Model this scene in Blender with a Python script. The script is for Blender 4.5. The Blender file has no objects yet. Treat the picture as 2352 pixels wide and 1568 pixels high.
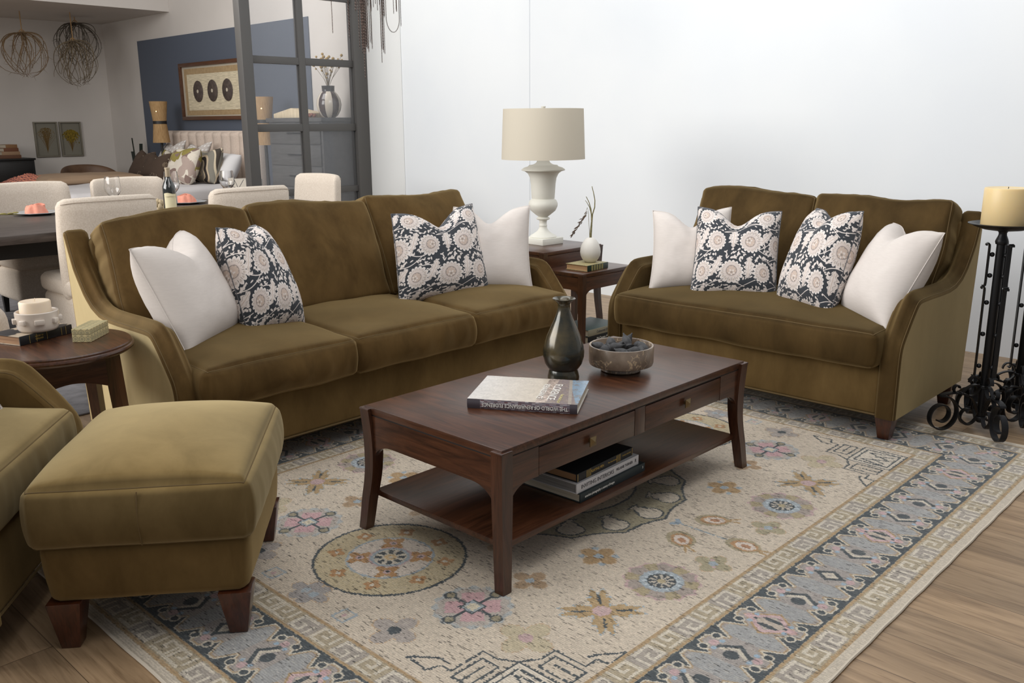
import bpy, bmesh, math, random
import numpy as np
from mathutils import Vector, Matrix, noise
random.seed(7)
SC = bpy.context.scene
COL = SC.collection
PI = math.pi
def C(r, g, b, a=1.0):
    f = lambda c: (c/255/12.92) if c/255 <= 0.04045 else ((c/255+0.055)/1.055)**2.4
    return (f(r), f(g), f(b), a)
# ------------------------------------------------------------------ materials
MATS = {}
def newmat(name):
    m = bpy.data.materials.new(name); m.use_nodes = True
    nt = m.node_tree; b = nt.nodes['Principled BSDF']
    return m, nt, b
def noise_node(nt, scale, detail=3, mapping=(1, 1, 1), coord='Object', rough=0.55, dist=0.0):
    tc = nt.nodes.new('ShaderNodeTexCoord'); mp = nt.nodes.new('ShaderNodeMapping')
    mp.inputs['Scale'].default_value = mapping
    n = nt.nodes.new('ShaderNodeTexNoise'); n.inputs['Scale'].default_value = scale
    n.inputs['Detail'].default_value = detail; n.inputs['Roughness'].default_value = rough
    n.inputs['Distortion'].default_value = dist
    nt.links.new(tc.outputs[coord], mp.inputs['Vector']); nt.links.new(mp.outputs['Vector'], n.inputs['Vector'])
    return n
def ramp(nt, src, stops):
    r = nt.nodes.new('ShaderNodeValToRGB'); e = r.color_ramp.elements
    while len(e) < len(stops): e.new(0.5)
    for k, (p, c) in enumerate(stops): e[k].position = p; e[k].color = c
    nt.links.new(src, r.inputs['Fac']); return r
def bump(nt, b, src, strength=0.2, dist=0.002):
    n = nt.nodes.new('ShaderNodeBump'); n.inputs['Strength'].default_value = strength
    n.inputs['Distance'].default_value = dist
    nt.links.new(src, n.inputs['Height']); nt.links.new(n.outputs['Normal'], b.inputs['Normal']); return n
def mat(name, col, rough=0.5, metal=0.0, col2=None, nscale=8, nmap=(1, 1, 1), bmp=0, bscale=200, bdist=0.001, sheen=0, sheencol=None,
        sheenrough=0.4, coat=0, spec=None, trans=0, ior=None, emit=None, estr=0, sss=0, detail=3, lo=0.35, hi=0.65):
    if name in MATS: return MATS[name]
    m, nt, b = newmat(name)
    b.inputs['Base Color'].default_value = col
    b.inputs['Roughness'].default_value = rough; b.inputs['Metallic'].default_value = metal
    if col2 is not None:
        n = noise_node(nt, nscale, detail, nmap)
        r = ramp(nt, n.outputs['Fac'], [(lo, col), (hi, col2)])
        nt.links.new(r.outputs['Color'], b.inputs['Base Color'])
    if bmp:
        n2 = noise_node(nt, bscale, 2); bump(nt, b, n2.outputs['Fac'], bmp, bdist)
    if sheen:
        b.inputs['Sheen Weight'].default_value = sheen; b.inputs['Sheen Roughness'].default_value = sheenrough
        b.inputs['Sheen Tint'].default_value = sheencol or col
    if coat: b.inputs['Coat Weight'].default_value = coat; b.inputs['Coat Roughness'].default_value = 0.15
    if spec is not None: b.inputs['Specular IOR Level'].default_value = spec
    if trans: b.inputs['Transmission Weight'].default_value = trans
    if ior: b.inputs['IOR'].default_value = ior
    if emit: b.inputs['Emission Color'].default_value = emit; b.inputs['Emission Strength'].default_value = estr
    if sss:
        b.inputs['Subsurface Weight'].default_value = sss; b.inputs['Subsurface Radius'].default_value = (0.03, 0.02, 0.01)
        b.inputs['Subsurface Scale'].default_value = 0.5
    MATS[name] = m; return m
def velvet(name, dark, mid, light, fac=0.6, topdark=0.0, sheen=0.3, side=1.0):
    m, nt, b = newmat(name)
    n = noise_node(nt, 7, 5, (1, 1, 0.45), 'Object', 0.65, 0.3)
    r = ramp(nt, n.outputs['Fac'], [(0.3, dark), (0.72, mid)])
    lw = nt.nodes.new('ShaderNodeLayerWeight'); lw.inputs['Blend'].default_value = 0.42
    rr = ramp(nt, lw.outputs['Facing'], [(0.25, (0, 0, 0, 1)), (0.95, (1, 1, 1, 1))])
    mx = nt.nodes.new('ShaderNodeMix'); mx.data_type = 'RGBA'
    nt.links.new(rr.outputs['Color'], mx.inputs[0]); nt.links.new(r.outputs['Color'], mx.inputs[6]); mx.inputs[7].default_value = light  # grazing-angle velvet sheen mixed into the base colour
    last = mx.outputs[2]
    sc_ = nt.nodes.new('ShaderNodeMath'); sc_.operation = 'MULTIPLY'; sc_.inputs[1].default_value = fac
    nt.links.new(rr.outputs['Color'], sc_.inputs[0]); nt.links.new(sc_.outputs[0], mx.inputs[0])
    if topdark:   # upward and side faces toned apart; nap's sheen and shade put into colour
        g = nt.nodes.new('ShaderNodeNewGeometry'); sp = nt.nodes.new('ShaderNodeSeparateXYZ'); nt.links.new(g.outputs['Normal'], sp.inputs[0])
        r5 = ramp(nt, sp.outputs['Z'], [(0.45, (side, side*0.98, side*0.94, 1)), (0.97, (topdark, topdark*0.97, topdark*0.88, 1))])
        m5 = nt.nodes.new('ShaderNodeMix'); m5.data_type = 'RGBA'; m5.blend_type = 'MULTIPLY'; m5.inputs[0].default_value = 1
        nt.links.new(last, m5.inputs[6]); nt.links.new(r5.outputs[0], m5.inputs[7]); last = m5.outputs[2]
    nt.links.new(last, b.inputs['Base Color'])
    b.inputs['Roughness'].default_value = 0.85; b.inputs['Specular IOR Level'].default_value = 0.12
    b.inputs['Sheen Weight'].default_value = sheen; b.inputs['Sheen Roughness'].default_value = 0.3
    b.inputs['Sheen Tint'].default_value = light
    n2 = noise_node(nt, 9, 3, (1, 1, 1)); n3 = noise_node(nt, 700, 1)
    add = nt.nodes.new('ShaderNodeMath'); add.operation = 'MULTIPLY_ADD'; add.inputs[1].default_value = 0.06
    nt.links.new(n3.outputs['Fac'], add.inputs[0]); nt.links.new(n2.outputs['Fac'], add.inputs[2])
    bump(nt, b, add.outputs[0], 0.25, 0.004)
    MATS[name] = m; return m
def wood(name, dark, light, axis='x', rough=0.35, coat=0.25, scale=1.0, lo=0.35, hi=0.65, bmp=0.08):
    m, nt, b = newmat(name)
    st = {'x': (0.12, 1, 1), 'y': (1, 0.12, 1), 'z': (1, 1, 0.12)}[axis]
    st = tuple(s*scale for s in st)
    n = noise_node(nt, 26, 6, st, 'Object', 0.62, 1.4)
    r = ramp(nt, n.outputs['Fac'], [(lo-.06, dark), (hi+.06, light)])
    n2 = noise_node(nt, 150, 3, tuple(s*(1 if s > 0.5*scale else 0.35) for s in st), 'Object', 0.7)
    r2 = ramp(nt, n2.outputs['Fac'], [(0.36, (0.45, 0.42, 0.4, 1)), (0.5, (1, 1, 1, 1))])
    mx = nt.nodes.new('ShaderNodeMix'); mx.data_type = 'RGBA'; mx.blend_type = 'MULTIPLY'; mx.inputs[0].default_value = 0.6
    nt.links.new(r.outputs['Color'], mx.inputs[6]); nt.links.new(r2.outputs['Color'], mx.inputs[7])
    nt.links.new(mx.outputs[2], b.inputs['Base Color'])
    b.inputs['Roughness'].default_value = rough; b.inputs['Coat Weight'].default_value = coat; b.inputs['Coat Roughness'].default_value = 0.25
    if bmp: bump(nt, b, n2.outputs['Fac'], bmp, 0.001)
    MATS[name] = m; return m
def glassmat(name, tint=(0.93, 0.96, 0.97, 1), refl=1.0, haze=None, hazeamt=0.0):
    m = bpy.data.materials.new(name); m.use_nodes = True; nt = m.node_tree; nt.nodes.clear()
    o = nt.nodes.new('ShaderNodeOutputMaterial'); t = nt.nodes.new('ShaderNodeBsdfTransparent'); t.inputs[0].default_value = tint
    g = nt.nodes.new('ShaderNodeBsdfGlossy'); g.inputs['Roughness'].default_value = 0.02
    f = nt.nodes.new('ShaderNodeFresnel'); f.inputs['IOR'].default_value = 1.5
    mu = nt.nodes.new('ShaderNodeMath'); mu.operation = 'MULTIPLY'; mu.inputs[1].default_value = refl
    mx = nt.nodes.new('ShaderNodeMixShader')
    nt.links.new(f.outputs[0], mu.inputs[0]); nt.links.new(mu.outputs[0], mx.inputs[0])
    nt.links.new(t.outputs[0], mx.inputs[1]); nt.links.new(g.outputs[0], mx.inputs[2])
    last = mx
    if haze:
        d = nt.nodes.new('ShaderNodeBsdfDiffuse'); d.inputs[0].default_value = haze
        m2 = nt.nodes.new('ShaderNodeMixShader'); m2.inputs[0].default_value = hazeamt
        nt.links.new(mx.outputs[0], m2.inputs[1]); nt.links.new(d.outputs[0], m2.inputs[2]); last = m2
    nt.links.new(last.outputs[0], o.inputs['Surface']); MATS[name] = m; return m
def imgmat(name, arr, rough=0.9, sheen=0, bmp=0.0, bscale=300, interp='Linear', spec=0.3, bumpw=None):
    h, w = arr.shape[:2]
    im = bpy.data.images.new(name+'_pattern', w, h, alpha=False)
    buf = np.ones((h, w, 4), np.float32); buf[..., :3] = np.clip(arr, 0, 1)
    im.pixels.foreach_set(buf.ravel()); im.pack()
    m, nt, b = newmat(name)
    t = nt.nodes.new('ShaderNodeTexImage'); t.image = im; t.interpolation = interp; t.extension = 'EXTEND'
    uv = nt.nodes.new('ShaderNodeUVMap'); uv.uv_map = 'UVMap'
    nt.links.new(uv.outputs[0], t.inputs[0]); nt.links.new(t.outputs['Color'], b.inputs['Base Color'])
    b.inputs['Roughness'].default_value = rough; b.inputs['Specular IOR Level'].default_value = spec
    if sheen: b.inputs['Sheen Weight'].default_value = sheen
    if bmp:
        n2 = noise_node(nt, bscale, 2, bumpw or (1, 1, 1)); bump(nt, b, n2.outputs['Fac'], bmp, 0.002)
    MATS[name] = m; return m
# ------------------------------------------------------------------ objects
def thing(name, label, cat, loc=(0, 0, 0), rz=0.0, group=None):
    o = bpy.data.objects.new(name, None); COL.objects.link(o); o.empty_display_size = 0.05
    o.location = loc; o.rotation_euler = (0, 0, rz); o['label'] = label; o['category'] = cat
    if group: o['group'] = group
    return o
def tag(o, label=None, cat=None, group=None, kind=None):
    if label: o['label'] = label
    if cat: o['category'] = cat
    if group: o['group'] = group
    if kind: o['kind'] = kind
    return o
def dup(root, loc, rz, label, group=None):
    r = root.copy(); COL.objects.link(r); r.location = loc; r.rotation_euler = (0, 0, rz); r['label'] = label
    if group: r['group'] = group
    for ch in list(root.children):
        c = ch.copy(); COL.objects.link(c); c.parent = r
        for g in ch.children:
            d = g.copy(); COL.objects.link(d); d.parent = c
    return r
class B:
    def __init__(s): s.bm = bmesh.new()
    def _merge(s, b2, M=None):
        me = bpy.data.meshes.new('tmp'); b2.to_mesh(me); b2.free()
        if M is not None: me.transform(M)
        s.bm.from_mesh(me); bpy.data.meshes.remove(me)
    def box(s, x0, y0, z0, x1, y1, z1, bev=0.0, seg=2, M=None):
        b = bmesh.new(); bmesh.ops.create_cube(b, size=1)
        for v in b.verts:
            v.co = Vector(((x0+x1)/2+v.co.x*(x1-x0), (y0+y1)/2+v.co.y*(y1-y0), (z0+z1)/2+v.co.z*(z1-z0)))
        if bev: bmesh.ops.bevel(b, geom=b.edges[:], offset=bev, segments=seg, profile=0.5, affect='EDGES')
        s._merge(b, M); return s
    def taper(s, x0, y0, z0, x1, y1, z1, k=0.6, kx=None, bev=0.0, off=(0, 0)):   # k = bottom scale
        b = bmesh.new(); bmesh.ops.create_cube(b, size=1); kx = k if kx is None else kx
        for v in b.verts:
            t = (kx, k) if v.co.z < 0 else (1, 1); o = off if v.co.z < 0 else (0, 0)
            v.co = Vector(((x0+x1)/2+v.co.x*(x1-x0)*t[0]+o[0], (y0+y1)/2+v.co.y*(y1-y0)*t[1]+o[1], (z0+z1)/2+v.co.z*(z1-z0)))
        if bev: bmesh.ops.bevel(b, geom=b.edges[:], offset=bev, segments=2, profile=0.5, affect='EDGES')
        s._merge(b); return s
    def tube(s, pts, r, seg=8, cap=True, closed=False):
        pts = [Vector(p) for p in pts]; n = len(pts); rings = []
        rr = r if hasattr(r, '__len__') else [r]*n
        up = Vector((0, 0, 1)); prev = None
        for i, p in enumerate(pts):
            if closed: t = (pts[(i+1) % n]-pts[i-1])
            else: t = (pts[min(i+1, n-1)]-pts[max(i-1, 0)])
            if t.length < 1e-9: t = Vector((0, 0, 1))
            t.normalize()
            if prev is None:
                a = up if abs(t.z) < 0.9 else Vector((1, 0, 0)); u = t.cross(a).normalized()
            else:
                u = (prev-t*prev.dot(t)); u = u.normalized() if u.length > 1e-6 else prev
            prev = u; w = t.cross(u)
            rings.append([s.bm.verts.new(p+(u*math.cos(2*PI*k/seg)+w*math.sin(2*PI*k/seg))*rr[i]) for k in range(seg)])
        m = n if closed else n-1
        for i in range(m):
            A, D = rings[i], rings[(i+1) % n]
            for k in range(seg): s.bm.faces.new((A[k], A[(k+1) % seg], D[(k+1) % seg], D[k]))
        if cap and not closed: s.bm.faces.new(rings[0][::-1]); s.bm.faces.new(rings[-1])
        return s
    def ribbon(s, pts, w, t, wdir):      # flat bar of width w along wdir, thickness t
        pts = [Vector(p) for p in pts]; wd = Vector(wdir).normalized(); n = len(pts); rings = []
        for i, p in enumerate(pts):
            tt = (pts[min(i+1, n-1)]-pts[max(i-1, 0)]).normalized(); nn = tt.cross(wd).normalized()
            rings.append([s.bm.verts.new(p+wd*a*w/2+nn*c*t/2) for a, c in ((-1, -1), (1, -1), (1, 1), (-1, 1))])
        for i in range(n-1):
            for k in range(4): s.bm.faces.new((rings[i][k], rings[i][(k+1) % 4], rings[i+1][(k+1) % 4], rings[i+1][k]))
        s.bm.faces.new(rings[0][::-1]); s.bm.faces.new(rings[-1]); return s
    def lathe(s, prof, seg=32, c=(0, 0), capb=True, capt=True):
        rings = []
        for r, z in prof:
            rings.append([s.bm.verts.new((c[0]+r*math.cos(2*PI*k/seg), c[1]+r*math.sin(2*PI*k/seg), z)) for k in range(seg)])
        for i in range(len(rings)-1):
            for k in range(seg): s.bm.faces.new((rings[i][k], rings[i][(k+1) % seg], rings[i+1][(k+1) % seg], rings[i+1][k]))
        if capb: s.bm.faces.new(rings[0][::-1])
        if capt: s.bm.faces.new(rings[-1])
        return s
    def prism(s, poly, a, b, axis='y', bev=0.0):
        b2 = bmesh.new()
        f = {'y': lambda p, q: (p[0], q, p[1]), 'x': lambda p, q: (q, p[0], p[1]), 'z': lambda p, q: (p[0], p[1], q)}[axis]
        lo = [b2.verts.new(f(p, a)) for p in poly]; hi = [b2.verts.new(f(p, b)) for p in poly]; n = len(poly)
        b2.faces.new(lo); b2.faces.new(hi[::-1])
        for k in range(n): b2.faces.new((lo[k], hi[k], hi[(k+1) % n], lo[(k+1) % n]))
        bmesh.ops.recalc_face_normals(b2, faces=b2.faces[:])
        if bev: bmesh.ops.bevel(b2, geom=b2.edges[:], offset=bev, segments=2, profile=0.5, affect='EDGES')
        s._merge(b2); return s
    def ball(s, c, r, sc=(1, 1, 1), u=16, v=10):
        b = bmesh.new(); bmesh.ops.create_uvsphere(b, u_segments=u, v_segments=v, radius=r)
        s._merge(b, Matrix.Translation(c) @ Matrix.Diagonal((*sc, 1))); return s
    def raw(s, verts, faces):
        vs = [s.bm.verts.new(v) for v in verts]
        for f in faces:
            try: s.bm.faces.new([vs[i] for i in f])
            except ValueError: pass
        return s
    def done(s, name, m, parent=None, loc=None, rz=0.0, smooth=True, M=None, angle=40):
        bmesh.ops.recalc_face_normals(s.bm, faces=s.bm.faces[:])
        me = bpy.data.meshes.new(name)
        if M is not None: bmesh.ops.transform(s.bm, matrix=M, verts=s.bm.verts[:])
        if smooth:
            lim = math.radians(angle)
            for f in s.bm.faces: f.smooth = True
            for e in s.bm.edges:
                if len(e.link_faces) == 2 and e.calc_face_angle(0) > lim: e.smooth = False
        s.bm.to_mesh(me); s.bm.free()
        o = bpy.data.objects.new(name, me); COL.objects.link(o); me.materials.append(m)
        if parent: o.parent = parent
        if loc: o.location = loc
        o.rotation_euler = (0, 0, rz); return o
def grid_obj(name, fn, nu, nv, m, parent=None, loc=None, closed_u=False, uvscale=None):
    vs = [fn(i/nu, j/nv) for j in range(nv+1) for i in range(nu+1)]
    fs = [(j*(nu+1)+i, j*(nu+1)+i+1, (j+1)*(nu+1)+i+1, (j+1)*(nu+1)+i) for j in range(nv) for i in range(nu)]
    me = bpy.data.meshes.new(name); me.from_pydata(vs, [], fs)
    uvl = me.uv_layers.new(name='UVMap'); k = 0
    for p in me.polygons:
        p.use_smooth = True
        for li in p.loop_indices:
            vi = me.loops[li].vertex_index; uvl.data[li].uv = ((vi % (nu+1))/nu, (vi//(nu+1))/nv)
    me.materials.append(m); o = bpy.data.objects.new(name, me); COL.objects.link(o)
    if parent: o.parent = parent
    if loc: o.location = loc
    return o
def text_obj(s, size, m, M, parent, name='lettering', xs=1.0, depth=0.0004, align='CENTER'):
    cu = bpy.data.curves.new('t', 'FONT'); cu.body = s; cu.size = size; cu.extrude = depth; cu.align_x = align; cu.align_y = 'CENTER'
    o = bpy.data.objects.new('t', cu); COL.objects.link(o); bpy.context.view_layer.update()
    me = bpy.data.meshes.new_from_object(o.evaluated_get(bpy.context.evaluated_depsgraph_get()))
    bpy.data.objects.remove(o); bpy.data.curves.remove(cu)
    me.transform(Matrix.Diagonal((xs, 1, 1, 1))); me.transform(M); me.materials.clear(); me.materials.append(m); me.name = name
    r = bpy.data.objects.new(name, me); COL.objects.link(r); r.parent = parent; return r
def basis(x, y, z, loc):
    M = Matrix.Identity(4)
    for i, v in enumerate((x, y, z)):
        for k in range(3): M[k][i] = v[k]
    M.translation = loc; return M
# soft box cushion. half sizes hx,hy,hz centred at origin, r edge radius, crown top/bottom, side bulge
def cush_map(p, hx, hy, hz, r, crown=0.03, crownb=0.01, bulge=0.012, seed=0, wr=0.004, deform=None, wf=5.0):
    h = (hx, hy, hz); q = [p[i]*h[i] for i in range(3)]
    c = [max(-(h[i]-r), min(h[i]-r, q[i])) for i in range(3)]
    d = Vector((q[0]-c[0], q[1]-c[1], q[2]-c[2]))
    if d.length > 1e-9: d = d.normalized()*r
    v = Vector(c)+d; x, y, z = p
    fx, fy, fz = max(0, 1-x*x), max(0, 1-y*y), max(0, 1-z*z)
    v.z += (crown if z > 0 else -crownb)*abs(z)*(fx**0.6)*(fy**0.6)
    v.y += (1 if y > 0 else -1)*bulge*abs(y)**3*fz*(fx**0.3+0.2)
    v.x += (1 if x > 0 else -1)*bulge*abs(x)**3*fz*(fy**0.3+0.2)
    if wr:
        n = noise.noise(Vector((v.x*wf+seed*3.1, v.y*wf+seed, v.z*wf)))
        # gathered wrinkles running across side faces from the seams
        n2 = noise.noise(Vector((v.x*22+seed, v.y*22, v.z*3+seed*7)))
        side = max(abs(x)**6, abs(y)**6)*fz
        k = wr*(n*1.2)+wr*0.9*n2*side
        nn = Vector((x**5, y**5, z**5)); nn = nn.normalized() if nn.length > 1e-6 else Vector((0, 0, 1))
        v += nn*k
    if deform: v = deform(v, p)
    return v
def cushion(name, hx, hy, hz, r, m, parent, M, n=30, pipe=0.003, pipem=None, pipe_faces=('t', 'b'), **kw):
    b = bmesh.new(); bmesh.ops.create_cube(b, size=2)
    bmesh.ops.subdivide_edges(b, edges=b.edges[:], cuts=n, use_grid_fill=True)
    for v in b.verts:
        p = [math.sin(a*PI/2)*0.45+a*0.55 for a in v.co]
        v.co = cush_map(p, hx, hy, hz, r, **kw)
    me = bpy.data.meshes.new(name); bmesh.ops.recalc_face_normals(b, faces=b.faces[:])
    for f in b.faces: f.smooth = True
    b.to_mesh(me); b.free(); me.transform(M)
    o = bpy.data.objects.new(name, me); COL.objects.link(o); me.materials.append(m); o.parent = parent
    if pipe:
        bb = B()
        for side in pipe_faces:
            z = 1 if side == 't' else -1; pts = []
            N = 40
            ring = [(-1+2*i/N, -1) for i in range(N)]+[(1, -1+2*i/N) for i in range(N)]+[(1-2*i/N, 1) for i in range(N)]+[(-1, 1-2*i/N) for i in range(N)]
            for (x, y) in ring:
                xx, yy = (math.sin(x*PI/2)*0.45+x*0.55, math.sin(y*PI/2)*0.45+y*0.55)
                v = cush_map((xx, yy, z), hx, hy, hz, r, **kw)
                pts.append(M @ v)
            bb.tube(pts, pipe, 6, closed=True)
        q = bb.done('piping', pipem or m, o)
    return o
def pillow(name, label, BL, BR, TR, TL, thick, m, chop=0.09, pinch=0.07, group=None, cat='throw pillow', seed=1, n=30, uvflip=False, seamm=None, wr=0.004, parts=True):
    BL, BR, TR, TL = [Vector(v) for v in (BL, BR, TR, TL)]
    base = (BL+BR)/2; up = ((TL+TR)/2-(BL+BR)/2).normalized(); rt = ((BR+TR)/2-(BL+TL)/2).normalized()
    nrm = rt.cross(up).normalized()
    H = ((TL+TR)/2-base).length
    def pos(u, v, sd):
        uu = u*(1-pinch*(1-v*v)); vv = v*(1-pinch*(1-u*u))
        ch = math.exp(-(u/0.38)**2)*max(0, (v+0.15)/1.15)**2.2
        s_, t_ = (uu+1)/2, (vv+1)/2
        p = BL*(1-s_)*(1-t_)+BR*s_*(1-t_)+TR*s_*t_+TL*(1-s_)*t_
        th = thick*0.5*(max(0, (1-u**4)*(1-v**4)))**0.62*(1-0.22*(u*u+v*v)/2)
        w = wr*noise.noise(Vector((u*3+seed, v*3, sd*2.0)))*(1+2*abs(u*v))+wr*0.8*noise.noise(Vector((u*9+seed, v*9+u*5, sd)))
        edge = max(abs(u), abs(v))**3
        p = p+nrm*sd*(th+w*(1-edge))
        p -= up*chop*ch
        crease = math.exp(-(u/0.16)**2)*max(0, v-0.1)**1.0
        p -= nrm*sd*crease*thick*0.16*(1-max(0, v)**8)
        return p-base
    vs, fs = [], []; idx = {}
    for sd in (1, -1):
        for j in range(n+1):
            for i in range(n+1):
                a, b = -1+2*i/n, -1+2*j/n
                u, v = math.sin(a*PI/2)*0.5+a*0.5, math.sin(b*PI/2)*0.5+b*0.5
                if (i in (0, n) or j in (0, n)) and sd == -1: idx[(sd, i, j)] = idx[(1, i, j)]; continue
                idx[(sd, i, j)] = len(vs); vs.append(pos(u, v, sd if not (i in (0, n) or j in (0, n)) else 0))
    uvs = []
    for sd in (1, -1):
        for j in range(n):
            for i in range(n):
                q = [(i, j), (i+1, j), (i+1, j+1), (i, j+1)]
                if sd == -1: q = q[::-1]
                fs.append([idx[(sd, *k)] for k in q]); uvs += [((k[0]/n if sd == 1 else 1-k[0]/n), k[1]/n) for k in q]
    me = bpy.data.meshes.new(name); me.from_pydata([tuple(v) for v in vs], [], fs)
    uvl = me.uv_layers.new(name='UVMap')
    for k, uv in enumerate(uvs): uvl.data[k].uv = uv
    for p in me.polygons: p.use_smooth = True
    me.materials.append(m); o = bpy.data.objects.new(name, me); COL.objects.link(o); o.location = base
    tag(o, label, cat, group)
    if parts:
        rim = [(i, 0) for i in range(n)]+[(n, j) for j in range(n)]+[(n-i, n) for i in range(n)]+[(0, n-j) for j in range(n)]
        bb = B(); bb.tube([vs[idx[(1, *k)]] for k in rim], 0.0022, 5, closed=True); bb.done('seam', seamm or m, o)
    return o
# ------------------------------------------------------------------ woven and printed patterns, computed here
def c3(r, g, b): return np.array(C(r, g, b)[:3], np.float32)
def s3(r, g, b): return np.array([r/255, g/255, b/255], np.float32)
RX, RY, RHX, RHY = 2.53, 2.16, 1.68, 1.34
def rug_pattern():
    rs = np.random.RandomState(3)
    px = 0.0024; W, H = int(2*RHX/px), int(2*RHY/px)
    x = (np.arange(W)+.5)*px-RHX; y = (np.arange(H)+.5)*px-RHY
    X, Y = np.meshgrid(x, y); A0, D0 = np.abs(X), np.abs(Y)
    kn = .0048; jit = lambda: np.kron(rs.rand(H//2+1, W//2+1)-.5, np.ones((2, 2)))[:H, :W]*.0042
    X = (np.floor(X/kn)+.5)*kn+jit(); Y = (np.floor(Y/kn)+.5)*kn+jit(); A, D_ = np.abs(X), np.abs(Y)
    im = np.empty((H, W, 3), np.float32)
    CREAM, NAVY, GOLD, TAN, GREY, BLUE, PINK, LIGHT, OLIVE = (s3(203, 188, 168), s3(72, 79, 83), s3(172, 144, 106), s3(170, 156, 130), s3(160, 152, 146), s3(157, 168, 175), s3(190, 160, 158), s3(200, 190, 172), s3(150, 140, 114))
    im[:] = CREAM
    def put(m, c, a=1.0): im[m] = im[m]*(1-a)+c*a
    def blob(cx, cy, r, c, a=1.0): put((A-cx)**2+(D_-cy)**2 < r*r, c, a)
    def line(p0, p1, w, c):
        p0, p1 = np.array(p0), np.array(p1); d = p1-p0; L2 = d@d+1e-12
        t = np.clip(((A-p0[0])*d[0]+(D_-p0[1])*d[1])/L2, 0, 1)
        put((A-p0[0]-t*d[0])**2+(D_-p0[1]-t*d[1])**2 < (w/2)**2, c)
    def poly(pts, w, c):
        for a_, b_ in zip(pts[:-1], pts[1:]): line(a_, b_, w, c)
    def pol(cx, cy):
        dx, dy = A-cx, D_-cy; return np.hypot(dx, dy), np.arctan2(dy, dx)
    # gold medallions
    r, t = pol(.857, 0)
    put(r < .25, s3(188, 172, 138)); put(np.abs(r-.247) < .0045, NAVY)
    for k in range(8):
        a_ = k*PI/4+.2; rr = np.hypot(A-.857-.185*np.cos(a_), Y-.185*np.sin(a_)); th = np.arctan2(Y-.185*np.sin(a_), A-.857-.185*np.cos(a_))
        put(rr < .03*(.55+.45*np.abs(np.cos(2*th+k))), s3(176, 132, 88)); put(rr < .009, LIGHT)
    put(r < .14, s3(205, 192, 178)); put(np.abs(r-.14) < .004, BLUE)
    for k in range(4):
        a_ = k*PI/2+PI/4; rr = np.hypot(A-.857-.1*np.cos(a_), Y-.1*np.sin(a_)); th = np.arctan2(Y-.1*np.sin(a_), A-.857-.1*np.cos(a_))
        put((rr < .046*(.75+.25*np.cos(4*th))), s3(178, 134, 88)); put(rr < .014, PINK); put(rr < .006, NAVY)
    put(r < .068, BLUE); put(np.abs(r-.068) < .003, PINK); put((r < .054), LIGHT)
    put((r < .05) & (r > .026) & (np.cos(8*t) > -.1), NAVY); put(r < .02, s3(205, 175, 130)); put(r < .008, LIGHT)
    # big centre medallion with tulips
    r, t = pol(0, 0); R = .49-.022*np.abs(np.sin(8*t))
    put(r < R, s3(160, 150, 122)); put(np.abs(r-R) < .0045, NAVY)
    for k in range(16):
        a_ = (k+.5)*PI/8 if False else k*PI/8
        u = X*np.cos(a_)+Y*np.sin(a_)-.425; v = -X*np.sin(a_)+Y*np.cos(a_)
        body = np.hypot(u/.045, v/.052) < 1; nb = np.hypot(u/.039, v/.046) < 1
        st = (u < -.02) & (u > -.085) & (np.abs(v) < .012+.022*np.abs(np.sin((u+.02)*70)))
        st2 = (u < -.024) & (u > -.08) & (np.abs(v) < .006+.02*np.abs(np.sin((u+.02)*70)))
        put(body | st, NAVY); put(nb | st2, s3(205, 192, 172))
    put(r < .29, s3(196, 178, 150)); put(np.abs(r-.29) < .005, NAVY)
    put((r < .2) & (np.cos(12*t) > 0), s3(178, 140, 96)); put(r < .1, BLUE); put(r < .06, PINK)
    # pink rosettes
    for cx, cy in [(.889, .422)]:
        r, t = pol(cx, cy)
        put(r < .118+.006*np.cos(16*t), BLUE, .7); put(r < .106+.006*np.cos(12*t), s3(178, 168, 158))
        dx, dy = ((A-cx)+(D_-cy))*.7071, ((D_-cy)-(A-cx))*.7071
        m1 = (np.maximum(np.abs(dx), np.abs(dy)) < .082) & (np.minimum(np.abs(dx), np.abs(dy)) < .034)
        put(m1, s3(196, 156, 158)); put((np.abs(np.abs(dx)-np.abs(dy)) < .007) & (r < .1) & (r > .025), NAVY)
        for sx in (-1, 1):
            for sy in (-1, 1):
                q = np.hypot(dx-sx*.068, dy-sy*.068); put(q < .02, NAVY); put(q < .014, OLIVE)
        dd = np.abs(dx)+np.abs(dy); put(dd < .042, NAVY); put(dd < .036, BLUE); put(dd < .024, s3(208, 196, 170))
    # sunflowers
    r, t = pol(.385, .738)
    put(r < .125-.014*np.abs(np.sin(6*t)), PINK); put(r < .116-.014*np.abs(np.sin(6*t)), s3(163, 150, 140)); put((r < .112) & (r > .07) & (np.cos(6*t+.5) > .2), s3(170, 155, 122))
    put(r < .068, BLUE); put((r < .062) & (np.cos(14*t) > .3), s3(185, 195, 200)); put(r < .045, NAVY); put((r < .04) & (np.cos(10*t) > 0), s3(190, 180, 165)); put(r < .014, s3(180, 165, 130))
    # stars
    r, t = pol(.65, .712)
    R = .035+.095*np.abs(np.sin(2*t))**1.5*(.8+.2*np.cos(20*t))
    put(r < R+.007, BLUE); put(r < R, s3(174, 146, 104)); put((np.abs(np.cos(2*t)) < .13) & (r < .09) & (r > .04), NAVY); put(r < .028, PINK)
    # pomegranates
    line((0, .54), (0, .74), .008, s3(150, 160, 165)); blob(0, .54, .014, s3(150, 165, 178)); blob(.018, .53, .01, s3(150, 165, 178))
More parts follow.
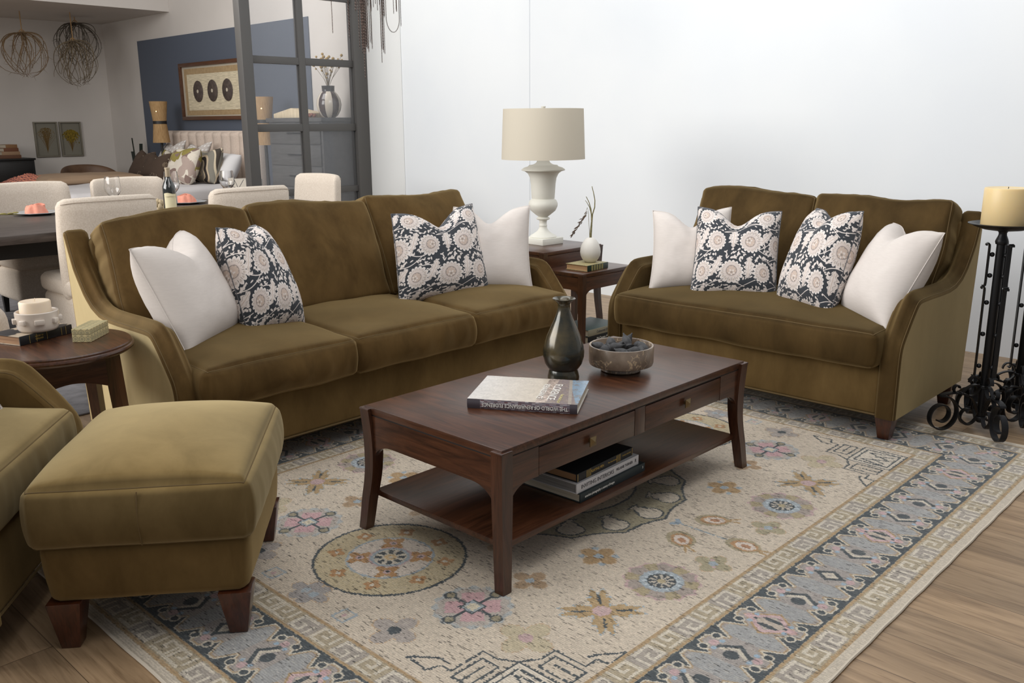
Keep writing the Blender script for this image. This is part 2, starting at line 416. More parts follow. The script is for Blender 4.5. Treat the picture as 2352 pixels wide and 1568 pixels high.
    for cx, cy, a_ in [(.1, .62, .9), (0, .80, PI/2)]:
        u = (A-cx)*math.cos(a_)+(D_-cy)*math.sin(a_); v = -(A-cx)*math.sin(a_)+(D_-cy)*math.cos(a_)
        put(np.hypot(u/.062, v/.048) < 1, s3(165, 152, 122)); put(np.hypot((u-.005)/.047, v/.036) < 1, s3(180, 138, 96)); put(np.hypot((u-.008)/.036, v/.026) < 1, s3(212, 196, 182))
        put(np.hypot((u-.01)/.018, v/.012) < 1, s3(178, 130, 96)); put((u > .05) & (u < .1) & (np.abs(v) < .008+.25*(u-.05)) & (np.abs(v) > (u-.06)*.3), s3(172, 140, 96))
    # small motifs
    def small(cx, cy, r0, k, col, cc):
        r, t = pol(cx, cy); R = r0*(.45+.55*np.abs(np.cos(k*t/2))); put(r < R+.004, s3(186, 150, 110), .6); put(r < R, col); put(r < r0*.25, cc)
    small(.39, .495, .066, 4, s3(172, 140, 98), BLUE)
    for q in ((.37, .47), (.41, .47), (.37, .52), (.41, .52)): blob(q[0]+(q[0]-.39)*.8, q[1]+(q[1]-.495)*.7, .011, BLUE)
    small(.18, .795, .062, 4, s3(166, 156, 126), BLUE); put((np.abs(A-.18)+np.abs(D_-.795) < .05) & (np.abs(A-.18)+np.abs(D_-.795) > .03), s3(166, 156, 126))
    blob(.18, .795, .01, BLUE); blob(.16, .78, .007, PINK); blob(.2, .81, .007, PINK)
    small(.66, .44, .06, 4, s3(168, 140, 108), BLUE); small(1.168, .02, .06, 4, s3(158, 152, 148), BLUE); small(1.127, .352, .078, 4, s3(168, 158, 150), NAVY)
    small(.904, .648, .085, 4, s3(190, 176, 146), PINK); small(.55, .2, .05, 4, s3(176, 150, 120), BLUE)
    for cx, cy in ((1.176, .186),):
        m = (np.abs(A-cx) < .03) & (np.abs(D_-cy) < .03); put(m, BLUE); put((np.abs(A-cx) < .023) & (np.abs(D_-cy) < .023), s3(196, 184, 168)); put((np.abs(A-cx) < .005) | (np.abs(D_-cy) < .005), BLUE, 1.0) if False else None; blob(cx, cy, .009, PINK)
    # corner frets
    w = .0065
    def rect(a0, b0, a1, b1): poly([(a0, b0), (a1, b0), (a1, b1), (a0, b1), (a0, b0)], w, NAVY)
    put((A > 1.0) & (A < 1.192) & (D_ > .712) & (D_ < .89), s3(212, 200, 182))
    rect(1.0, .712, 1.192, .89); rect(1.022, .732, 1.17, .87)
    poly([(1.022, .87), (1.05, .75), (1.095, .85), (1.14, .75), (1.17, .87)], w, NAVY); poly([(1.05, .85), (1.075, .79)], w, NAVY); poly([(1.11, .79), (1.14, .85)], w, NAVY)
    poly([(1.0, .712), (1.03, .66), (1.03, .61), (1.15, .61), (1.15, .575), (1.19, .56), (1.184, .477), (1.13, .545), (1.13, .58)], w, NAVY)
    rect(1.055, .63, 1.165, .69); poly([(1.08, .66), (1.165, .66)], w, NAVY)
    poly([(1.0, .712), (.95, .745), (.895, .745), (.895, .85), (.85, .855), (.845, .893), (.77, .893), (.83, .84), (.86, .83)], w, NAVY)
    rect(.915, .765, .98, .87); poly([(.945, .79), (.945, .87)], w, NAVY)
    # field flecks: dark weft showing along the rows
    # ---- borders
    A, D_ = (A+A0)/2, (D_+D0)/2
    dx_, dy_ = RHX-A, RHY-D_; d = np.minimum(dx_, dy_); side = dx_ < dy_
    al = np.where(side, D_, A)
    band = d < .445; im[band] = TAN
    put(d < .03, s3(196, 184, 166)); put((d > .03) & (d < .041), GOLD); put((d > .114) & (d < .123), GOLD)
    put((d > .354) & (d < .363), GOLD); put((d > .435) & (d < .447), GOLD)
    for lo, hi in ((.043, .112), (.365, .434)):
        m = (d > lo) & (d < hi); f = (d-lo)/(hi-lo); u = (al % .1)/.1; odd = ((al//.1) % 2) > 0
        put(m & odd, GREY, .75)
        f = np.where(odd, 1-f, f)
        L = (np.abs(f-.12) < .07) & (u < .75) | (np.abs(u-.08) < .055) & (f > .1) & (f < .9) | (np.abs(f-.88) < .07) & (u < .55) | (np.abs(u-.5) < .055) & (f > .45) & (f < .9) | (np.abs(f-.48) < .06) & (u > .28) & (u < .52) | (np.abs(u-.78) < .05) & (f > .3)
        put(m & L, s3(212, 202, 184), .85)
    m = (d > .124) & (d < .353); w_ = d-.2385; aw = np.abs(w_); P = .19
    s = (al+P/2) % P-P/2; cell = np.floor((al+P/2)/P).astype(int)
    im[m] = GREY
    put(m & (np.abs(np.abs(s)-P/2) < .035) & (aw < .085), s3(156, 158, 158), .8)
    hs = np.abs(np.abs(s)-.05)
    def navyzone(grow):
        return (aw > .1055-grow) | (aw > .1145-grow-.062*np.clip(1-(hs-grow*.6)/.034, 0, 1)) & (hs < .036+grow)
    put(m & navyzone(.010), GOLD, .8); put(m & navyzone(.0055), LIGHT); put(m & navyzone(0), NAVY)
    cs = np.hypot(np.abs(s)-.034, aw-.078); put(m & (cs < .017), LIGHT); put(m & (cs < .011), NAVY)
    v = w_; 
    chev = (cell % 4 != 2)
    q = s*np.where(cell % 2 == 0, 1, -1)
    cv = np.abs(v)*.75
    put(m & chev & (np.abs(q-.03+cv) < .0075) & (aw < .052), NAVY); put(m & chev & (np.abs(q-.014+cv) < .007) & (aw < .04), LIGHT); put(m & chev & (np.hypot((q+.022)/.02, v/.022) < 1), NAVY)
    cv2 = np.abs(q)+np.abs(v)*.8
    put(m & ~chev & (np.abs(cv2-.062) < .006), GOLD); put(m & ~chev & (np.abs(cv2-.05) < .009), s3(196, 165, 165)); put(m & ~chev & (cv2 < .036), s3(186, 172, 156)); put(m & ~chev & (np.hypot((np.abs(q)-.018)/.008, v/.03) < 1), NAVY)
    for sg in (-1, 1):
        pr = np.hypot(s-.0, (v-sg*.066)*1.0); put(m & (pr < .014), s3(198, 162, 164), .8)
        pr = np.hypot(s-.0, v-sg*.0885); put(m & (pr < .0), PINK)
        for o_ in (-.03, .03):
            put(m & (np.hypot(s-o_*.7, v-sg*.052) < .008), s3(150, 172, 190))
        put(m & (np.hypot(s, v-sg*.046) < .006), NAVY)
    # colour variation and weave flecks
    nz = rs.rand(H, W)
    st = rs.rand(H//7+2, W); st = np.repeat(st, 7, axis=0)[:H]; st2 = np.repeat(rs.rand(H//4+2, W), 4, axis=0)[:H]
    amt = rs.rand(H//60+2, W//60+2)
    amt = np.kron(amt, np.ones((60, 60)))[:H, :W]
    k = 12
    ker = np.ones(41)/41
    amt = np.apply_along_axis(lambda v_: np.convolve(v_, ker, 'same'), 0, amt); amt = np.apply_along_axis(lambda v_: np.convolve(v_, ker, 'same'), 1, amt)
    fl = (st > .988-.07*np.clip(amt-.45, 0, 1)) | (st2 > .990) | (nz > .996)
    fl &= (d > .03)
    fine = (np.repeat(rs.rand(H//4+2, W), 4, axis=0)[:H] > .93) & (d > .03); im[fine] *= .88
    lite = (np.repeat(rs.rand(H//5+2, W), 5, axis=0)[:H] > .90) & (d > .03); im[lite] = im[lite]*.7+s3(206, 196, 178)*.3
    im[fl] *= .5
    im *= (1+.12*(nz[..., None]-.5)+.14*(st2[..., None]-.5)+.05*(amt[..., None]-.5))
    rows = .93+.09*((np.arange(W) % 3) > 0); im *= rows[None, :, None]
    g = im.mean(axis=2, keepdims=True); im = g+(im-g)*.9
    return im
def floral_pattern(N=720, seed=5):
    rs = np.random.RandomState(seed)
    u = (np.arange(N)+.5)/N; X, Y = np.meshgrid(u*.86+.05, u*.86+.07)
    im = np.empty((N, N, 3), np.float32); im[:] = s3(56, 60, 66)
    WH, BG, LN = s3(222, 213, 208), s3(200, 182, 170), s3(150, 140, 136)
    def put(m, c, a=1.0): im[m] = im[m]*(1-a)+c*a
    def leaf(cx, cy, L, Wd, a, col, vein=False, lob=0):
        dx, dy = X-cx, Y-cy; s = (dx*math.cos(a)+dy*math.sin(a))/L; t = (-dx*math.sin(a)+dy*math.cos(a))/Wd
        prof = np.clip(1-s*s, 0, 1)**.7*(1+.25*s)
        if lob: prof = prof*(.78+.22*np.cos(lob*s*PI))
        m = (np.abs(s) < 1) & (np.abs(t) < prof); put(m, col)
        if vein:
            put((np.abs(s) < .8) & (np.abs(t) < .06), BG); 
            put(m & (np.abs(np.abs(t)-prof*.62) < .05), LN, .7)
    def flower(cx, cy, r0, rot, np_=12):
        dx, dy = X-cx, Y-cy; r = np.hypot(dx, dy); t = np.arctan2(dy, dx)+rot
        R = r0*(.76+.24*np.abs(np.cos(np_*t/2))**.5)*(1+.14*np.cos(t))
        put(r < R, WH); put((r < R) & (r > R-r0*.035), s3(238, 232, 228))
        pet = (r < R*.9) & (r > r0*.44)
        put(pet & (np.abs(np.sin(np_*t/2)) > .97), LN)
        put(pet & (np.abs(r-R*.72) < r0*.1) & (np.abs(np.cos(np_*t/2)) > .72), s3(196, 184, 176))
        put((r < r0*.66*(.85+.15*np.abs(np.cos(np_*t/2+.8)))) & (r > r0*.4), s3(212, 200, 194)); put((r < r0*.42), BG); put((np.abs(r-r0*.42) < r0*.025), LN)
        for k in range(9):
            a_ = k*2*PI/9+rot; put(np.hypot(dx-r0*.37*math.cos(a_), dy-r0*.37*math.sin(a_)) < r0*.035, LN)
        ox, oy = -.14*r0*math.cos(rot), -.14*r0*math.sin(rot)
        rr = np.hypot(dx-ox, dy-oy); tt = np.arctan2(dy-oy, dx-ox)
        put(rr < r0*.28*(.75+.25*np.cos(5*tt+rot)), WH); put(rr < r0*.13, s3(188, 172, 160)); put(rr < r0*.06, LN)
    for k in range(15):      # vines
        ph = rs.rand()*6; y0 = k*.08-.12
        yy = y0+.045*np.sin(X*2*PI*1.9+ph)+(.14 if k % 2 else -.02)*X
        put(np.abs(Y-yy) < .0034, WH)
    for k in range(760):
        x0, y0, a0 = rs.rand(), rs.rand(), rs.rand()*6.3; leaf(x0, y0, .009+.010*rs.rand(), .0045+.004*rs.rand(), a0, WH)
        if k % 3 == 0: leaf(x0+.012, y0+.006, .009, .0045, a0+1.2, WH)
    pts = []
    for j in range(-1, 5):
        for i in range(-1, 5):
            pts.append((i*.27+(.135 if j % 2 else 0)+.06, j*.235+.08, j*i))
    for (x, y, k) in pts:
        leaf(x+.135, y+.03, .088, .040, 1.1+.5*math.sin(k), WH, True, 5)
        dx = np.hypot(X-x, Y-y); put(dx < .096, s3(56, 60, 66))
    for (x, y, k) in pts: flower(x, y, .092+.008*math.sin(k*2.1), k*1.3+.4, 16)
    im *= (1+.34*(rs.rand(N, N, 1)-.5)*(im.mean(axis=2, keepdims=True) < .4)+.06*(rs.rand(N, N, 1)-.5))
    return im
def patch_pattern(N=256, seed=1, kind='leaf'):
    rs = np.random.RandomState(seed); u = (np.arange(N)+.5)/N; X, Y = np.meshgrid(u, u); im = np.empty((N, N, 3), np.float32)
    if kind == 'leaf':
        im[:] = s3(205, 196, 182); cols = [s3(140, 128, 70), s3(128, 108, 100), s3(170, 152, 142), s3(214, 205, 190)]
        for k in range(60):
            a = rs.rand()*6.3; cx, cy = rs.rand(2); dx, dy = X-cx, Y-cy
            s = (dx*math.cos(a)+dy*math.sin(a))/(.09+.15*rs.rand()); t = (-dx*math.sin(a)+dy*math.cos(a))/(.05+.07*rs.rand())
            m = (s*s+t*t < 1) & ((s > 0) | (k % 2 == 0)); im[m] = cols[k % 4]
    elif kind == 'brown':
        im[:] = s3(74, 60, 50)
        for k in range(14):
            cx, cy = rs.rand(2); r = np.hypot(X-cx, Y-cy); t = np.arctan2(Y-cy, X-cx)
            if k % 3 == 0: im[(r < .07) & (r > .012) & (np.cos(12*t) > .35)] = s3(150, 132, 110)
            elif k % 3 == 1: im[r < .012] = s3(190, 178, 155)
            else: im[(np.maximum(np.abs(X-cx)/1.6, np.abs(Y-cy)) < .03) & (np.maximum(np.abs(X-cx)/1.6, np.abs(Y-cy)) > .024)] = s3(130, 115, 98)
    elif kind == 'agate':
        r = np.hypot((X-.42)*1.0, (Y-.3)*.85)+.03*np.sin(5*np.arctan2(Y-.3, X-.42))
        im[:] = s3(128, 124, 114)
        im[r < .12] = s3(140, 138, 130)
        for a_, b_, c_ in ((.12, .16, s3(176, 156, 130)), (.16, .25, s3(150, 140, 126)), (.25, .28, s3(200, 180, 150)), (.28, .36, s3(52, 46, 44)), (.36, .41, s3(190, 172, 146)), (.41, .56, s3(130, 126, 116)), (.56, .6, s3(206, 192, 166)), (.6, .72, s3(70, 64, 58)), (.72, .77, s3(200, 186, 164))): im[(r >= a_) & (r < b_)] = c_
    elif kind == 'beaded':
        im[:] = s3(196, 188, 182); g = (np.sin(X*60)+np.sin(Y*60+3*np.sin(X*9))); im[g > .9] = s3(224, 220, 216)
    elif kind == 'throw':
        im[:] = s3(178, 112, 92); g = ((X*26).astype(int)+(Y*26).astype(int)) % 3; im[g == 0] = s3(92, 62, 70); im[g == 1] = s3(200, 130, 104)
    elif kind == 'brocade':
        im[:] = s3(196, 182, 138); px, py = (X*7) % 1-.5, (Y*7) % 1-.5; h = np.maximum(np.abs(px)*1.0, np.abs(px)*.5+np.abs(py)*.87)
        im[(h > .36) & (h < .43)] = s3(108, 108, 92); im[(h > .16) & (h < .22)] = s3(112, 114, 100); im[h < .1] = s3(134, 130, 106)
    elif kind == 'papyrus':
        im[:] = s3(196, 184, 158); f = rs.rand(N//3+1, N//12+1); f = np.kron(f, np.ones((3, 12)))[:N, :N]; im *= (.93+.16*f[..., None]+.05*np.sin(Y*150)[..., None])
    elif kind == 'jacket':
        f1 = np.kron(rs.rand(N//4+1, N//4+1), np.ones((4, 4)))[:N, :N]; f2 = np.kron(rs.rand(N//16+1, N//16+1), np.ones((16, 16)))[:N, :N]
        f = .6*f1+.4*f2; a = X[..., None]
        im[:] = s3(206, 202, 198)*(1-a)+s3(196, 180, 158)*a
        m = X > .62; im[m] = (s3(176, 160, 150)*(.8+.4*f[..., None]))[m]
        m = (X > .72) & (f > .42); im[m] = s3(140, 128, 128); m = (X > .985-.17*Y) & (f > .2); im[m] = s3(136, 156, 174); m = (np.abs(X-.93+.1*Y) < .015); im[m] = s3(170, 160, 150)
        im *= (.92+.14*f[..., None])
    elif kind == 'spine':
        f1 = np.kron(rs.rand(N//8+1, N//6+1), np.ones((8, 6)))[:N, :N]
        im[:] = s3(92, 84, 92); im[f1 > .62] = s3(130, 122, 132); im[f1 > .82] = s3(168, 162, 165); im[f1 < .18] = s3(96, 62, 66)
        im[(X < .12) | (X > .93)] = s3(70, 64, 70)
    elif kind == 'box':
        im[:] = s3(205, 198, 186)
        for a_ in (.3, 1.2, 2.1, 2.9): im[np.abs((X-.5)*math.sin(a_)+(Y-.5)*math.cos(a_)-.05*a_+.05) < .014] = s3(70, 70, 74)
    elif kind == 'fern':
        im[:] = s3(124, 120, 108)
        for k in range(int(900)):
            a_ = rs.randn()*.42; L = .62*rs.rand()**.5; cx = .5+math.sin(a_)*L; cy = .1+.28+math.cos(a_)*L*.78 if seed == 1 else .1+.25+math.cos(a_)*L*.7
            m = np.hypot(X-cx, Y-cy) < (.008 if seed == 1 else .02)*(.5+rs.rand())
            im[m] = (s3(104, 82, 42) if seed == 1 else s3(122, 102, 30))*(.7+.5*rs.rand())
            if k % 18 == 0:
                t = np.clip((Y-.08)/(cy-.08), 0, 1); im[(np.abs(X-(.5+(cx-.5)*t**1.6)) < .006) & (Y > .08) & (Y < cy)] = s3(96, 74, 40)
    im *= (1+.06*(rs.rand(N, N, 1)-.5)); return im
M_rug = imgmat('rug_weave', rug_pattern(), 0.95, 0.2, 0.5, 420, bumpw=(1, .5, 1))
M_floral = imgmat('floral_linen', floral_pattern(), 0.9, 0.2, 0.15, 500)
# ------------------------------------------------------------------ camera and light
YAW, PITCH, ROLL, F = 0.8069, 0.2381, -0.0065, 2072.6
def rot_old(v): # view-aligned axes -> room axes
    a = Vector((math.cos(YAW), math.sin(YAW), 0)); b = Vector((-math.sin(YAW), math.cos(YAW), 0))
    return Vector((v.dot(a), v.dot(b), v.z))
fwd = Vector((0, math.cos(PITCH), -math.sin(PITCH))); rgt = Vector((1, 0, 0)); upv = Vector((0, math.sin(PITCH), math.cos(PITCH)))
r2 = rgt*math.cos(ROLL)+upv*math.sin(ROLL); u2 = -rgt*math.sin(ROLL)+upv*math.cos(ROLL)
cam = bpy.data.objects.new('camera', bpy.data.cameras.new('camera')); COL.objects.link(cam)
cam.matrix_world = basis(rot_old(r2), rot_old(u2), -rot_old(fwd), Vector((0, 0, 1.3864)))
cam.data.sensor_width = 36; cam.data.lens = F/2352*36; cam.data.clip_end = 60; SC.camera = cam
def area(name, loc, target, sx, sy, power, col=(1, 1, 1), spread=180):
    l = bpy.data.lights.new(name, 'AREA'); l.shape = 'RECTANGLE'; l.size = sx; l.size_y = sy; l.energy = power; l.color = col; l.spread = math.radians(spread)
    o = bpy.data.objects.new(name, l); COL.objects.link(o); o.location = loc
    o.rotation_euler = (Vector(target)-Vector(loc)).to_track_quat('-Z', 'Y').to_euler(); return o
area('window_light', (-2.4, 6.6, 3.0), (3.6, 2.8, 0.4), 6.0, 3.2, 430, (1.0, 0.98, 0.95))
area('overhead_fill', (1.8, 1.6, 3.6), (3.6, 3.4, 0), 3.0, 3.0, 55, (1.0, 0.97, 0.93))  # unseen fill light added overhead
area('wall_fill', (3.2, 3.0, 3.9), (5.8, 3.6, 1.2), 5.0, 1.4, 78, (0.96, 0.98, 1.0))  # unseen fill added to even out the back wall
area('bedroom_fill', (3.9, 8.1, 3.5), (5.6, 8.5, 1.0), 1.6, 1.6, 48, (1.0, 0.97, 0.93))  # unseen fill added to brighten the dresser end of the bedroom
wd = bpy.data.worlds.new('studio'); SC.world = wd; wd.use_nodes = True
wd.node_tree.nodes['Background'].inputs[0].default_value = (0.98, 0.985, 1.0, 1); wd.node_tree.nodes['Background'].inputs[1].default_value = 0.30
SC.view_settings.view_transform = 'Standard'; SC.view_settings.look = 'None'; SC.view_settings.exposure = 0.0
# ------------------------------------------------------------------ materials
M_wall = mat('white_paint', C(222, 226, 230), 0.6, col2=C(228, 231, 233), nscale=0.8, bmp=0.05, bscale=60)
M_wallg = mat('dim_warm_paint', C(196, 190, 184), 0.7, col2=C(204, 198, 192), nscale=0.8, bmp=0.05, bscale=60)  # walls of the less lit left zone, dimness put into the colour
M_blue = mat('slate_blue_paint', C(80, 87, 100), 0.6, bmp=0.04, bscale=80)
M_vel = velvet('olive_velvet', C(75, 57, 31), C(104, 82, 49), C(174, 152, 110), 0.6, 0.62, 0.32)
M_velb = velvet('olive_velvet_base', C(90, 71, 41), C(116, 94, 58), C(176, 154, 110), 0.6, 0.0, 0.3)  # base panels' sheen and the ottoman's under-cushion shade put into colour
M_velo = velvet('olive_velvet_sheen', C(116, 97, 62), C(144, 123, 84), C(206, 190, 152), 0.6, 1.0, 0.35, 0.60)  # ottoman and armchair seat: sheen painted in as a paler tone
M_velside = velvet('olive_velvet_outer_lit', C(172, 152, 108), C(192, 172, 128), C(222, 206, 166), 0.6, 0.0, 0.4)  # light on the outer arm panels painted in as paler velvet
M_veld = velvet('olive_velvet_deep', C(60, 46, 24), C(84, 66, 38), C(160, 138, 96), 0.55, 0.55, 0.3)  # darker copy of the sofa velvet for the loveseat
M_velsd = velvet('olive_velvet_outer_shaded', C(122, 104, 68), C(140, 120, 82), C(200, 182, 140), 0.6, 0.0, 0.35)  # dimmer copy of the painted-lit panel for the loveseat
M_velp = mat('olive_piping', C(96, 77, 44), 0.8, sheen=0.5, sheencol=C(180, 160, 110))
M_lin = mat('ivory_linen', C(208, 200, 194), 0.9, col2=C(212, 204, 198), nscale=30, nmap=(1, 1, 6), bmp=0.15, bscale=500, sheen=0.2)
M_wx = wood('walnut_grain_lengthwise', C(46, 25, 15), C(90, 54, 34), 'x', 0.32, 0.25)
M_wy = wood('walnut_grain_crosswise', C(46, 25, 15), C(90, 54, 34), 'y', 0.32, 0.25)
M_wz = wood('walnut_grain_upright', C(46, 25, 15), C(84, 50, 32), 'z', 0.32, 0.35)
M_wdk = mat('shadow_gap', C(22, 13, 9), 0.8)
M_leg = wood('mahogany_leg', C(50, 22, 11), C(86, 42, 23), 'z', 0.3, 0.4)
M_brass = mat('antique_brass', C(126, 108, 78), 0.38, 0.95)
M_iron = mat('wrought_iron', C(34, 34, 36), 0.42, 0.6, bmp=0.2, bscale=60)
M_black = mat('black_cloth_cover', C(24, 26, 28), 0.6)
M_page = mat('paper_pages', C(206, 196, 178), 0.9, col2=C(180, 168, 148), nscale=220, nmap=(0.02, 0.02, 1))
M_gold = mat('gold_foil', C(196, 168, 96), 0.35, 0.7)
M_white = mat('white_lettering', C(228, 226, 220), 0.6)
# ------------------------------------------------------------------ floor with planks running along y
def floor_mat():
    m, nt, b = newmat('oak_planks')
    tc = nt.nodes.new('ShaderNodeTexCoord'); mp = nt.nodes.new('ShaderNodeMapping'); mp.inputs['Rotation'].default_value = (0, 0, PI/2)
    br = nt.nodes.new('ShaderNodeTexBrick'); br.inputs['Scale'].default_value = 1; br.inputs['Brick Width'].default_value = 1.22; br.inputs['Row Height'].default_value = 0.18
    br.inputs['Mortar Size'].default_value = 0.0012; br.inputs['Mortar'].default_value = C(96, 76, 58)
    br.inputs['Color1'].default_value = (0, 0, 0, 1); br.inputs['Color2'].default_value = (1, 1, 1, 1); br.inputs['Bias'].default_value = 0; br.offset = 0.37
    nt.links.new(tc.outputs['Object'], mp.inputs[0]); nt.links.new(mp.outputs[0], br.inputs['Vector'])
    mp2 = nt.nodes.new('ShaderNodeMapping'); mp2.inputs['Scale'].default_value = (1, 0.07, 1)
    nt.links.new(tc.outputs['Object'], mp2.inputs[0])
    addv = nt.nodes.new('ShaderNodeVectorMath'); addv.operation = 'ADD'; nt.links.new(mp2.outputs[0], addv.inputs[0])
    sc = nt.nodes.new('ShaderNodeVectorMath'); sc.operation = 'SCALE'; sc.inputs['Scale'].default_value = 3.7
    nt.links.new(br.outputs['Color'], sc.inputs[0]); nt.links.new(sc.outputs[0], addv.inputs[1])
    n = nt.nodes.new('ShaderNodeTexNoise'); n.inputs['Scale'].default_value = 13; n.inputs['Detail'].default_value = 8; n.inputs['Distortion'].default_value = 1.5; n.inputs['Roughness'].default_value = 0.62
    nt.links.new(addv.outputs[0], n.inputs['Vector'])
    r = ramp(nt, n.outputs['Fac'], [(0.28, C(122, 100, 76)), (0.5, C(156, 131, 102)), (0.7, C(178, 151, 120))])
    n2 = nt.nodes.new('ShaderNodeTexNoise'); n2.inputs['Scale'].default_value = 95; n2.inputs['Detail'].default_value = 4; nt.links.new(addv.outputs[0], n2.inputs['Vector'])
    r3 = ramp(nt, n2.outputs['Fac'], [(0.34, (0.66, 0.62, 0.58, 1)), (0.46, (1, 1, 1, 1))])
    m1 = nt.nodes.new('ShaderNodeMix'); m1.data_type = 'RGBA'; m1.blend_type = 'MULTIPLY'; m1.inputs[0].default_value = 0.7
    nt.links.new(r.outputs[0], m1.inputs[6]); nt.links.new(r3.outputs[0], m1.inputs[7])
    r2_ = ramp(nt, br.outputs['Color'], [(0, (0.86, 0.86, 0.86, 1)), (1, (1.06, 1.04, 1.02, 1))])
    m2 = nt.nodes.new('ShaderNodeMix'); m2.data_type = 'RGBA'; m2.blend_type = 'MULTIPLY'; m2.inputs[0].default_value = 1
    nt.links.new(m1.outputs[2], m2.inputs[6]); nt.links.new(r2_.outputs[0], m2.inputs[7])
    m3 = nt.nodes.new('ShaderNodeMix'); m3.data_type = 'RGBA'; nt.links.new(br.outputs['Fac'], m3.inputs[0])
    nt.links.new(m2.outputs[2], m3.inputs[6]); m3.inputs[7].default_value = C(92, 74, 56)
    nt.links.new(m3.outputs[2], b.inputs['Base Color']); b.inputs['Roughness'].default_value = 0.42
    return m
tag(B().box(-3.2, -2.0, -0.05, 6.0, 13.9, 0.0).done('floor', floor_mat(), smooth=False), kind='structure')
tag(B().box(5.82, -2.0, 0, 5.98, 7.64, 4.2).done('wall_back', M_wall, smooth=False), kind='structure')
tag(B().box(5.82, 7.64, 0, 5.98, 13.9, 4.2).done('wall_bedroom', M_wallg, smooth=False), kind='structure')
tag(B().box(5.808, 8.53, 0.0, 5.8195, 12.6, 2.49).done('wall_accent', M_blue, smooth=False), kind='structure')
tag(B().box(1.0, 13.7, 0, 5.82, 13.86, 4.2).done('wall_left', M_wallg, smooth=False), kind='structure')
tag(B().box(1.0, 11.62, 2.79, 5.819, 13.699, 4.2).done('ceiling_soffit', M_wallg, smooth=False), kind='structure')
# thin seam strip in the long white wall and the slight return beside the partition
tag(B().box(5.812, 7.02, 0, 5.8195, 7.64, 4.2, 0).done('trim_1', mat('off_white_paint', C(224, 225, 224), 0.6), smooth=False), kind='structure')
tag(B().box(5.8165, 5.346, 0, 5.8195, 5.352, 4.2).done('trim_2', mat('seam_grey', C(217, 221, 225), 0.6), smooth=False), kind='structure')
# ------------------------------------------------------------------ rug
def rug():
    fn = lambda u, v: ((u-0.5)*2*RHX+0.0015*math.sin(v*17)*(1 if u in (0, 1) else 0), (v-0.5)*2*RHY+0.0015*math.sin(u*23)*(1 if v in (0, 1) else 0), 0.0085+0.0015*noise.noise(Vector((u*9, v*9, 0)))-(0.004 if (u in (0, 1) or v in (0, 1)) else 0))
    o = grid_obj('area_rug', fn, 60, 48, M_rug, None, (RX, RY, 0.0))
    tag(o, 'large patterned area rug in cream, grey and navy under the coffee table', 'rug')
    e = B(); x0, y0 = RHX, RHY; r = 0.0045
    pts = []
    for i in range(60): pts.append((-x0+2*x0*i/60, -y0+0.0012*math.sin(i*1.7), r))
    for i in range(48): pts.append((x0+0.0012*math.sin(i*1.3), -y0+2*y0*i/48, r))
    for i in range(60): pts.append((x0-2*x0*i/60, y0, r))
    for i in range(48): pts.append((-x0+0.0012*math.sin(i*1.1), y0-2*y0*i/48, r))
    e.tube(pts, 0.0048, 6, closed=True); e.done('edge_binding', mat('cream_wool', C(206, 196, 180), 0.95, bmp=0.4, bscale=300), o)
rug()
RZ = 0.0105   # top of the rug pile
# ------------------------------------------------------------------ sloped-arm velvet seating
ARM_P = [(0.045, 0.115), (0.046, 0.20), (0.046, 0.30), (0.047, 0.38), (0.052, 0.425), (0.068, 0.462), (0.10, 0.502), (0.15, 0.560), (0.19, 0.602), (0.210, 0.618), (0.235, 0.627), (0.27, 0.630), (0.40, 0.629), (0.50, 0.627), (0.60, 0.628), (0.68, 0.638), (0.745, 0.662),
         (0.80, 0.702), (0.845, 0.755), (0.88, 0.80), (0.91, 0.865), (0.932, 0.92), (0.945, 0.952), (0.97, 0.955), (0.985, 0.935), (0.975, 0.80), (0.96, 0.60), (0.94, 0.35), (0.92, 0.115)]
def resample(P, n):
    P = [Vector((a, b)) for a, b in P]; L = [0]
    for a, b in zip(P[:-1], P[1:]): L.append(L[-1]+(b-a).length)
    out = []
    for k in range(n):
        t = L[-1]*k/(n-1); i = max(j for j in range(len(L)) if L[j] <= t+1e-9); i = min(i, len(P)-2)
        out.append(P[i].lerp(P[i+1], (t-L[i])/(L[i+1]-L[i])))
    return out
